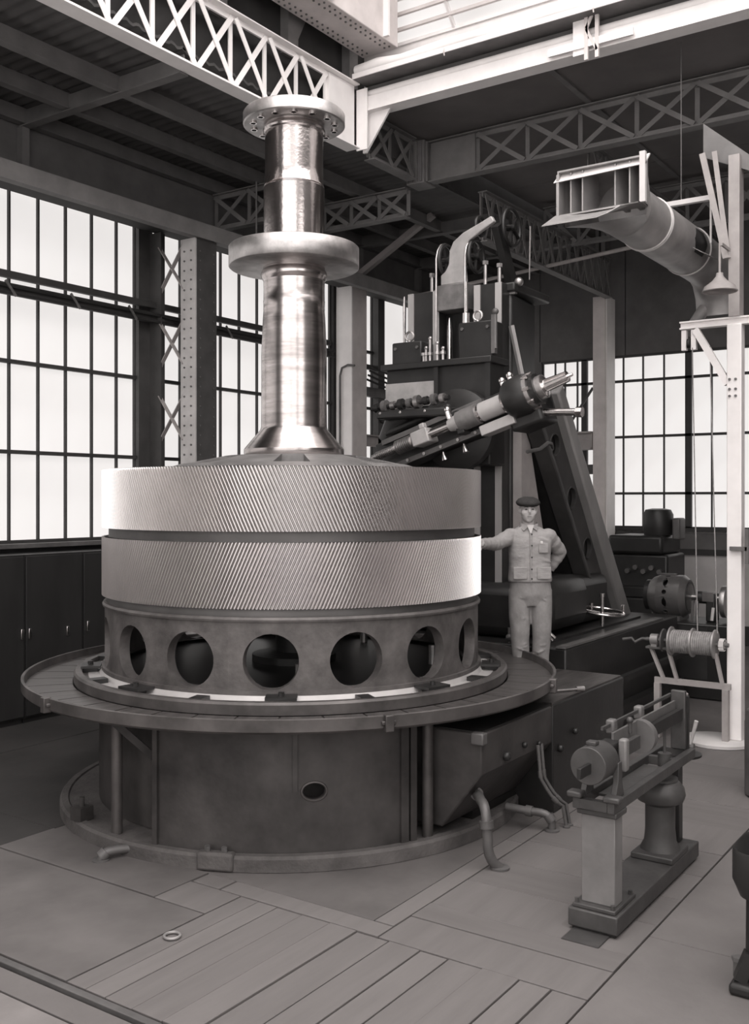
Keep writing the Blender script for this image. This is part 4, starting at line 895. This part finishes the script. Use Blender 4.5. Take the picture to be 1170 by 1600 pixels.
# ================================================================== RIGHT SIDE OF THE HALL
# ---- hoist post with winch
hp = thing('hoist_post', 'white hoist post with arm standing at the right on a round plinth', 'post', (10.5, 2.72, 0))
obj('post', B(-.07, .07, -.075, .07, .05, 4.28), 'white_paint', hp, bevel=.008); obj('post_upper', B(-.08, .08, -.06, .05, 4.36, 6.0), 'grey_paint', hp)
obj('plinth', MB().lathe([(.001, 0), (.30, 0), (.30, .03), (.27, .05), (.001, .05)], 32, Matrix.Translation((-.05, .18, 0)) @ Matrix.Diagonal((1, 1.15, 1, 1)), cap=False), 'galvanised_white', hp)
ar = obj('arm', B(-.05, .05, -.75, .56, 4.28, 4.295).box(-.05, .05, -.75, .56, 4.345, 4.36).box(-.008, .008, -.75, .56, 4.295, 4.345), 'white_paint', hp)
obj('arm_brace', MB().beam((-.02, .40, 4.27), (-.02, .07, 3.68), .06, .07), 'white_paint', hp)
for y in (.52, .42): obj('rope_block', B(-.03, .03, y-.025, y+.025, 4.06, 4.27), 'white_paint', ar)
obj('sheave', MB().cyl((-.01, .455, 4.13), (-.01, .485, 4.13), .05, 14), 'machine_dark', ar)
obj('stay', MB().beam((-.12, .30, 6.05), (-.09, .07, 4.95), .06, .06), 'grey_paint', hp); obj('stay', MB().beam((-.12, .18, 6.05), (-.09, .05, 4.95), .04, .05), 'grey_paint', hp)
obj('gusset', MB().prism([(.32, 6.40), (.32, 6.05), (-.30, 5.75), (-.35, 5.8)], -.02, .02, MX), 'dim_paint', hp)
for z in (3.72, 3.62, 3.55): obj('bolt_head', MB().cyl((-.07, .04, z), (-.085, .04, z), .014, 6).cyl((-.07, -.02, z), (-.085, -.02, z), .014, 6), 'mid_iron', hp)
obj('switch_lever', MB().box(-.12, -.07, -.14, .03, 1.98, 2.02).box(-.12, -.08, -.16, -.12, 1.85, 2.2), 'mid_iron', hp)
wn = thing('rope_winch', 'hand winch with rope drum on a small trestle by the hoist post', 'winch', (10.36, 2.75, 0))
obj('trestle_bar', B(-.02, .02, -.02, .76, .57, .63), 'grey_paint', wn)
for y in (0.0, .70): obj('leg', B(-.035, .035, y, y+.06, 0.05 if y < .1 else 0, .57), 'grey_paint', wn)
for a_, b_ in (((.66, .6), (.80, .93)), ((.52, .6), (.62, .93)), ((.06, .6), (.13, .93))): obj('stay', MB().beam((0, a_[0], a_[1]), (0, b_[0], b_[1]), .03, .05, (1, 0, 0)), 'grey_paint', wn)
obj('shelf', B(-.06, .06, .50, .84, .93, .95), 'mid_iron', wn)
dm = obj('drum', MB().cyl((0, .14, 1.02), (0, .58, 1.02), .11, 28), 'rope_hemp', wn)
rp = MB()
for k in range(20): rp.torus((0, .15+.0215*k, 1.02), .112, .011, (0, 1, 0), 24, 6)
obj('rope_coil', rp, 'rope_hemp', dm)
for y in (.135, .36, .585): obj('drum_flange', MB().cyl((0, y-.008, 1.02), (0, y+.008, 1.02), .15, 28), 'galvanised', wn)
obj('axle', MB().cyl((0, .0, 1.02), (0, .85, 1.02), .022, 10), 'mid_iron', wn); obj('bearing', MB().cyl((0, .72, 1.02), (0, .80, 1.02), .06, 14).box(-.04, .04, .73, .79, .95, 1.02), 'galvanised', wn)
obj('ratchet', MB().cyl((0, .66, 1.02), (0, .675, 1.02), .12, 20), 'mid_iron', wn)
gr = MB()
for k in range(10): a_ = 2*PI*k/10; gr.box(.05*math.cos(a_)-.014, .05*math.cos(a_)+.014, .04, .09, 1.02+.05*math.sin(a_)-.014, 1.02+.05*math.sin(a_)+.014)
gr.cyl((0, .04, 1.02), (0, .09, 1.02), .055, 14); obj('drive_gear', gr, 'galvanised_white', wn)
obj('crank', MB().tube([(0, .85, 1.02), (0, .9, 1.02), (-.02, .97, .98), (-.03, 1.0, 1.02), (-.03, 1.1, 1.0)], .016, 8), 'mid_iron', wn)
for (y0, x0, y1, z1, nm) in ((.43, -.02, .32, 1.13, 'left'), (.25, .1, .12, 1.13, 'right')):
    o = obj('hoist_rope', MB().tube([(10.47, 2.72+y0, 4.08), (10.38, 2.75+y1, z1)], .006, 6), 'rope_hemp'); tag(o, 'thin taut rope down to the winch drum, %s one' % nm, 'rope')
# ---- pillar lamp stand base seen behind the trestle
t = thing('stand_pillar', 'pale tapered stand pillar with lever behind the trestle bar', 'stand', (9.75, 3.05, 0))
obj('pillar', MB().lathe([(.07, .03), (.06, .2), (.065, .55), (.075, .60), (.05, .62)], 20), 'grey_paint', t); obj('foot', MB().lathe([(.20, 0), (.20, .02), (.08, .05)], 24), 'machine_dark', t)
obj('lever', MB().tube([(-.02, -.10, .10), (-.05, -.17, .36)], [.014, .02], 8), 'galvanised_white', t); obj('clamp', MB().cyl((-.02, -.02, .1), (-.02, -.14, .1), .03, 10), 'mid_iron', t)
# ---- gas bottle at the right edge
t = thing('steel_bottle', 'dark steel bottle with lifting ring at the right edge', 'bottle', (8.80, 2.0, 0))
obj('body', MB().lathe([(.17, 0), (.2, .02), (.2, .62), (.18, .72), (.09, .80), (.075, .84), (.001, .84)], 28), 'mid_iron', t); obj('lifting_ring', MB().torus((0, .03, .91), .065, .013, (1, 0, 0), 24, 8), 'galvanised', t)
# ---- motor set behind the brace
mo = thing('electric_motor', 'round electric motor with oval vents on a dark block behind the brace', 'motor', (12.95, 4.2, 0))
obj('base_block', B(-.35, .45, -.85, .5, 0, .94), 'machine_black', mo, bevel=.02)
RYm = Matrix.Translation((0, 0, 1.24)) @ Matrix.Rotation(PI/2, 4, 'X')
mb = MB(); nv = 12
def mmap(u, v, w): r = .27-(.02 if w else 0); p = RYm @ Vector((r*math.cos(u), r*math.sin(u), v)); return p
for k in range(nv): mb.holed(mmap, 2*PI*k/nv, 2*PI*(k+1)/nv, -.1, .13, 2*PI*(k+.5)/nv, .015, .08/.27 if k % 2 == 0 else .03/.27, .03, 4)
obj('stator', mb, 'motor_iron', mo); obj('core', MB().cyl((0, .28, 1.24), (0, -.28, 1.24), .2, 20), 'machine_black', mo)
obj('end_bell', MB().lathe([(.05, -.30), (.16, -.27), (.24, -.18), (.27, -.1), (.2, -.1)], 32, RYm), 'motor_iron', mo); obj('end_bell', MB().lathe([(.2, .13), (.275, .13), (.275, .2), (.22, .27), (.05, .3)], 32, RYm), 'motor_iron', mo)
obj('foot', B(-.2, .2, -.2, .2, .94, 1.0), 'motor_iron', mo); obj('lifting_bar', B(-.03, .03, -.1, .1, 1.5, 1.53), 'motor_iron', mo)
obj('shaft', MB().cyl((0, -.3, 1.24), (0, -.75, 1.24), .035, 12), 'flange_steel', mo); obj('coupling', MB().cyl((0, -.38, 1.24), (0, -.5, 1.24), .08, 16), 'machine_dark', mo)
bp_ = obj('bearing_pedestal', B(-.1, .1, -.62, -.5, .94, 1.3), 'machine_dark', mo, bevel=.02); obj('bearing_cap', B(-.11, -.08, -.60, -.46, 1.2, 1.32), 'bright_steel', bp_)
obj('flywheel', MB().lathe([(.15, -.03), (.20, -.03), (.205, 0), (.20, .03), (.15, .03)], 32, Matrix.Translation((0, -.72, 1.2)) @ Matrix.Rotation(PI/2, 4, 'X')).beam((0, -.72, 1.02), (0, -.72, 1.38), .03, .03, (0, 1, 0)).beam((-.18, -.72, 1.2), (.18, -.72, 1.2), .03, .03), 'flange_steel', mo)
obj('lever', MB().cyl((-.25, -.62, .98), (-.25, -.64, 1.14), .02, 8), 'galvanised_white', mo)
for y in (-.40, -.34): obj('belt', MB().beam((-.2, y, .55), (-.1, y, 1.2), .03, .02), 'motor_iron', mo)
obj('support', B(-.36, -.30, -.6, -.2, .25, .9), 'machine_dark', mo)
# ---- milling machine by the far wall
bm_ = thing('milling_machine', 'dark heavy milling machine under the far right window', 'machine', (16.0, 5.5, 0))
obj('column', B(-.4, .5, -.42, .65, 0, 1.62), 'machine_dark', bm_, bevel=.04); obj('table', B(-.7, -.38, -.55, .75, .95, 1.12), 'machine_dark', bm_, bevel=.02); obj('knee', B(-.7, -.4, -.3, .4, 0, .95), 'machine_dark', bm_, bevel=.03)
obj('overarm', B(-.45, .5, -.35, .55, 1.62, 1.92), 'machine_dark', bm_, bevel=.05); obj('head', MB().lathe([(.22, 1.92), (.24, 2.0), (.24, 2.25), (.20, 2.33), (.1, 2.35), (.001, 2.35)], 24, Matrix.Translation((-.05, -.15, 0))), 'machine_dark', bm_)
obj('side_box', B(-.2, .1, -.55, -.42, 1.85, 2.2), 'mid_iron', bm_, bevel=.03)
for k in range(5): obj('knob', MB().cyl((-.42-.05, -.3+.13*k, 1.35+.06*(k % 2)), (-.40, -.3+.13*k, 1.35+.06*(k % 2)), .04, 12), 'mid_iron', bm_)
# ---- warm air duct
du = thing('air_duct', 'large round sheet metal duct with flared rectangular mouth at upper right', 'duct', (8.3, 3.31, 5.0))
def DB(x0, x1, y0, y1, z0, z1): return B(x0, x1, y0, y1, z0, z1)
obj('mouth_side', MB().prism([(0, .04), (.14, .02), (.14, .43), (.0, .42)], -.39, -.375, Matrix(((1, 0, 0, 0), (0, 0, 1, 0), (0, 1, 0, 0), (0, 0, 0, 1)))), 'galvanised', du)
obj('mouth_side', MB().prism([(0, .04), (.14, .02), (.14, .43), (.0, .42)], .375, .39, Matrix(((1, 0, 0, 0), (0, 0, 1, 0), (0, 1, 0, 0), (0, 0, 0, 1)))), 'galvanised', du)
obj('mouth_top', B(0, .14, -.39, .39, .42, .435), 'galvanised', du); obj('mouth_bottom', B(0.0, .14, -.39, .39, .025, .04), 'galvanised', du)
obj('mouth_hood', MB().add([(-.02, -.42, .35), (-.02, .42, .33), (.10, .40, .46), (.10, -.42, .47), (0, -.42, .35), (0, .42, .33), (.12, .40, .46), (.12, -.42, .47)], [(0, 1, 2, 3), (4, 7, 6, 5), (0, 4, 5, 1), (1, 5, 6, 2), (2, 6, 7, 3), (3, 7, 4, 0)]), 'galvanised_white', du)
obj('mouth_frame', B(-.02, .02, -.42, -.37, .03, .46), 'galvanised_white', du); obj('mouth_frame', B(-.012, .012, .37, .395, .03, .40), 'galvanised', du)
fl_ = MB(); vs = []; nf = 8
for i in range(nf+1):
    y = -.39+.80*i/nf; k = .03*math.sin(PI*i/nf)
    ex = -.24+.20*max(0, (.15-(i/nf)))/.15
    vs += [(0, y, .04-k), (ex, y+.02, -.10+.13*max(0, (.3-i/nf))/.3), (0, y, .032-k), (ex, y+.02, -.108+.13*max(0, (.3-i/nf))/.3)]
fl_.add(vs, [f for i in range(nf) for f in ((i*4, i*4+1, i*4+5, i*4+4), (i*4+2, i*4+6, i*4+7, i*4+3), (i*4+1, i*4+3, i*4+7, i*4+5), (i*4, i*4+4, i*4+6, i*4+2))]); obj('mouth_flap', fl_, 'galvanised', du)
for y in (-.27, -.14, .16, .27): obj('vane', MB().prism([(.02, -.006), (.30, -.04), (.30, .006), (.02, .006)], .05, .41, Matrix.Translation((0, y, 0))), 'galvanised', du)
tb = MB(); n = 32; vs = []; fs = []
sq = []
for k in range(n):
    a_ = 2*PI*k/n; c, s_ = math.cos(a_), math.sin(a_); q = max(abs(c)/.385, abs(s_)/.25); sq.append((.135, c/q, .20+s_/q*.96))
for st in range(2):
    for k in range(n):
        a_ = 2*PI*k/n; vs.append(sq[k] if st == 0 else (.62, .255*math.cos(a_), .18+.255*math.sin(a_)))
fs = [(k, (k+1) % n, n+(k+1) % n, n+k) for k in range(n)]
obj('transition', MB().add(vs, fs), 'galvanised', du, smooth=40)
DZ = .18
obj('tube', MB().tube([(.62, 0, DZ), (1.5, 0, DZ), (2.9, 0, DZ), (3.3, 0, DZ-.01), (3.55, 0, DZ-.10), (3.7, 0, DZ-.28), (3.74, 0, DZ-.5)], [.255]*7, 32), 'galvanised', du, smooth=60)
for x in (1.2, 1.24, 2.5): obj('band', MB().torus((x, 0, DZ), .258, .011, (1, 0, 0), 36, 6), 'galvanised_white', du)
ph_ = MB(); vs = []
for k in range(7):
    a_ = -.55+1.0*k/6; x0 = 1.95+.10*abs(k-3)/3; x1 = 2.36-.06*abs(k-3)/3
    for r_ in (.26, .24): vs += [(x0, -r_*math.cos(a_), DZ+r_*math.sin(a_)), (x1, -r_*math.cos(a_), DZ+r_*math.sin(a_))]
ph_.add(vs, [f for k in range(6) for f in ((k*4, k*4+1, k*4+5, k*4+4), (k*4+2, k*4+6, k*4+7, k*4+3), (k*4, k*4+4, k*4+6, k*4+2), (k*4+1, k*4+3, k*4+7, k*4+5))]+[(0, 2, 3, 1), (24, 25, 27, 26)]); obj('patch_hole', ph_, 'machine_black', du)
obj('patch_flap', MB().add([(1.9, -.25, DZ-.12), (2.5, -.25, DZ-.10), (2.5, -.36, DZ-.15), (1.9, -.34, DZ-.18), (1.9, -.25, DZ-.125), (2.5, -.25, DZ-.105), (2.5, -.36, DZ-.155), (1.9, -.34, DZ-.185)], [(0, 1, 2, 3), (4, 7, 6, 5), (0, 4, 5, 1), (1, 5, 6, 2), (2, 6, 7, 3), (3, 7, 4, 0)]), 'galvanised', du)
obj('hanger_bar', B(2.28, 2.34, -.34, .30, .63, .68), 'galvanised_white', du)
for y in (-.31, .27): obj('hanger_rod', MB().cyl((2.31, y, DZ), (2.31, y, .64), .012, 8), 'galvanised_white', du)
obj('hanger_rod', MB().cyl((2.31, 0, .68), (2.31, 0, 2.36), .006, 6), 'mid_iron', du)
obj('stub_pipe', MB().cyl((3.55, .12, DZ-.45), (3.3, .22, DZ-.75), .07, 16), 'galvanised', du)
# ---- pendant lamps
def lamp(label, loc, r, rod, m):
    t = thing('pendant_lamp', label, 'lamp', loc)
    obj('shade', MB().lathe([(r, 0), (r*.9, r*.28), (r*.45, r*.62), (r*.22, r*.9), (r*.2, r*1.1), (.001, r*1.12)], 28, cap=False), m, t); obj('shade_lip', MB().torus((0, 0, 0), r, .008, (0, 0, 1), 28, 6), m, t)
    obj('inner_reflector', MB().lathe([(r*.97, .004), (r*.86, r*.25), (r*.42, r*.58), (.001, r*.6)], 28, cap=False), 'grey_paint', t)
    obj('stem', MB().cyl((0, 0, r*1.1), (0, 0, rod), .012, 8), m, t)
    return t
lamp('enamel pendant lamp shade beside the duct end', (10.14, 2.78, 4.57), .165, .48, 'grey_paint')
la = bpy.data.objects['pendant_lamp']; obj('bracket_arm', B(-.012, .28, -.03, -.01, .45, .48), 'grey_paint', la)
lamp('dark pendant lamp shade half hidden left of the middle flange', (10.3, 9.0, 5.62), .2, 1.2, 'dim_paint')
# ---- weighing machine in the right foreground
sc = thing('balance_machine', 'iron balance machine on a long base with square and round pillars', 'balance', (5.44, 2.06, 0))
obj('base', B(0, 1.56, 0, .30, 0.02, .125), 'scale_iron', sc, bevel=.008); obj('base_skid', B(.02, 1.54, .02, .28, 0, .02), 'machine_dark', sc)
obj('floor_mat', B(-.16, .02, .05, .27, 0, .008), 'scale_iron', sc); obj('pillar_foot', B(.02, .36, .02, .28, .125, .15), 'scale_iron', sc, bevel=.006)
obj('square_pillar', B(.07, .19, .04, .245, .15, .68), 'pale_iron', sc, bevel=.005, label='pale square pillar'); obj('pillar_cap', B(.045, .215, .02, .265, .665, .70), 'scale_iron', sc, bevel=.008)
for x, y in ((.04, .04), (.04, .26), (.32, .04), (.32, .26)): obj('foot_bolt', MB().cyl((x, y, .15), (x, y, .175), .014, 6), 'scale_iron', sc)
for y in (.025, .235): obj('frame_rail', B(.02, 1.56, y, y+.045, .70, .765), 'scale_iron', sc, bevel=.005)
for x in (.02, 1.50, 1.2): obj('frame_cross', B(x, x+.05, .07, .235, .705, .76), 'scale_iron', sc)
obj('round_plinth', B(.98, 1.32, -.0, .28, .125, .165), 'scale_iron', sc, bevel=.008)
obj('round_pillar', MB().lathe([(.13, .165), (.125, .18), (.105, .22), (.098, .30), (.098, .46), (.12, .475), (.15, .49), (.165, .53), (.155, .58), (.13, .61), (.12, .62), (.10, .625), (.001, .625)], 36, Matrix.Translation((1.16, .14, 0))), 'scale_iron', sc)
obj('pillar_lid', MB().lathe([(.115, .625), (.115, .64), (.06, .655), (.001, .655)], 28, Matrix.Translation((1.16, .14, 0))), 'scale_iron', sc)
obj('rear_leg', B(1.44, 1.52, .10, .19, .125, .70), 'machine_dark', sc, bevel=.006)
obj('rear_post', B(1.47, 1.51, .07, .17, .765, 1.17), 'scale_iron', sc, bevel=.006); obj('rear_post_back', B(1.51, 1.54, .06, .10, .765, 1.13), 'machine_dark', sc)
cw = obj('cylinder_weight', MB().lathe([(.001, 0), (.104, 0), (.108, .004), (.108, .205), (.104, .21), (.001, .21)], 40, Matrix.Translation((-.05, .155, .975)) @ Matrix.Rotation(PI/2, 4, 'Y'), cap=False), 'scale_iron', sc)
obj('tommy_bar', B(-.20, -.04, .135, .16, .935, .995), 'machine_dark', sc, bevel=.003)
obj('weight_block', B(.16, .32, .09, .2, .88, 1.06), 'machine_dark', sc, bevel=.01); obj('top_lug', B(-.0, .06, .13, .19, 1.08, 1.105), 'scale_iron', sc, bevel=.006)
for y in (.04, .225):
    obj('upright', MB().prism([(.08, .765), (.22, .765), (.19, .86), (.185, .97), (.13, .97), (.125, .86)], y, y+.035, Matrix(((1, 0, 0, 0), (0, 0, 1, 0), (0, 1, 0, 0), (0, 0, 0, 1)))), 'scale_iron', sc, bevel=.004)
obj('knife_bearing', B(.21, .27, .025, .075, .90, 1.09), 'pale_iron', sc, bevel=.012)
obj('beam_plate', B(.30, 1.47, .135, .15, .97, 1.10), 'worn_iron', sc); obj('beam_lower', B(.24, .62, .085, .12, .95, 1.03), 'scale_iron', sc); obj('beam_lower', B(.86, 1.47, .085, .12, .97, 1.05), 'machine_dark', sc)
obj('graduated_bar', B(.22, 1.50, .17, .185, 1.125, 1.145), 'scale_iron', sc)
for x in (.34, .82): obj('bar_clip', B(x, x+.07, .15, .205, 1.08, 1.165), 'worn_iron', sc, bevel=.012)
obj('half_moon_weight', MB().lathe([(.001, 0), (.105, 0), (.105, .06), (.001, .06)], 24, Matrix.Translation((.70, .125, 1.0)) @ Matrix.Rotation(PI/2, 4, 'Y'), a0=0, a1=2*PI), 'worn_iron', sc)
obj('thumb_screw', MB().cyl((.56, .13, 1.05), (.56, .13, 1.12), .014, 8).sphere((.56, .13, 1.13), .022, 6), 'scale_iron', sc)
obj('dash_rod', MB().cyl((1.22, .13, .76), (1.22, .13, 1.0), .010, 8), 'scale_iron', sc); obj('dash_pot', MB().cyl((1.22, .13, .70), (1.22, .13, .79), .045, 16), 'scale_iron', sc)
obj('tray_plate', B(.30, 1.1, .075, .23, .71, .725), 'scale_iron', sc); obj('front_foot', B(.0, .08, -.01, .09, .765, .80), 'scale_iron', sc, bevel=.01); obj('front_foot', B(.0, .08, .22, .31, .765, .80), 'scale_iron', sc, bevel=.01)
# ---- cast machine leg cut off by the right edge
fg = thing('basin_stand', 'dark cast stand with open basin cut off by the right edge', 'machine', (5.35, .955, 0))
obj('leg', MB().prism([(-.12, .06), (.12, .06), (.10, .5), (-.10, .5)], -.33, .36, Matrix(((1, 0, 0, 0), (0, 0, 1, 0), (0, 1, 0, 0), (0, 0, 0, 1)))), 'machine_dark', fg, bevel=.03)
bs = MB(); vs = []; fs = []; prof = [(.0, .45), (.55, .45), (.92, .50), (1.0, .58), (1.0, .72), (.985, .735), (.95, .72), (.9, .58), (.0, .55)]
for k in range(40):
    a_ = 2*PI*k/40; c = math.copysign(abs(math.cos(a_))**.45, math.cos(a_)); s_ = math.copysign(abs(math.sin(a_))**.45, math.sin(a_))
    for r, z in prof: vs.append((.24*c*max(r, .001), .42*s_*max(r, .001), z))
PN = len(prof)
for k in range(40):
    for i in range(PN-1): fs.append((k*PN+i, ((k+1) % 40)*PN+i, ((k+1) % 40)*PN+i+1, k*PN+i+1))
obj('basin', bs.add(vs, fs), 'machine_dark', fg, smooth=50)
rv = MB()
for z in (.56, .62, .68): rv.sphere((-.05, .423, z), .010, 6).sphere((.1, .42, z), .010, 6)
obj('rivets', rv, 'mid_iron', fg, kind='stuff')
obj('foot', B(-.19, .19, -.36, .42, .0, .06), 'machine_dark', fg, bevel=.02); obj('foot_rib', MB().beam((-.12, .38, .06), (-.10, .33, .2), .06, .06), 'machine_dark', fg)
obj('anchor_bolt', MB().cyl((-.06, .40, .06), (-.06, .40, .13), .028, 8).cyl((-.06, .40, .13), (-.06, .40, .15), .036, 6), 'mid_iron', fg)
# ---- iron washer lying on the boards
o = obj('iron_ring', MB().torus((0, 0, .008), .045, .008, (0, 0, 1), 32, 8), 'galvanised', loc=(4.048, 4.17, .003)); tag(o, 'small iron ring lying on the boards in the foreground', 'ring')
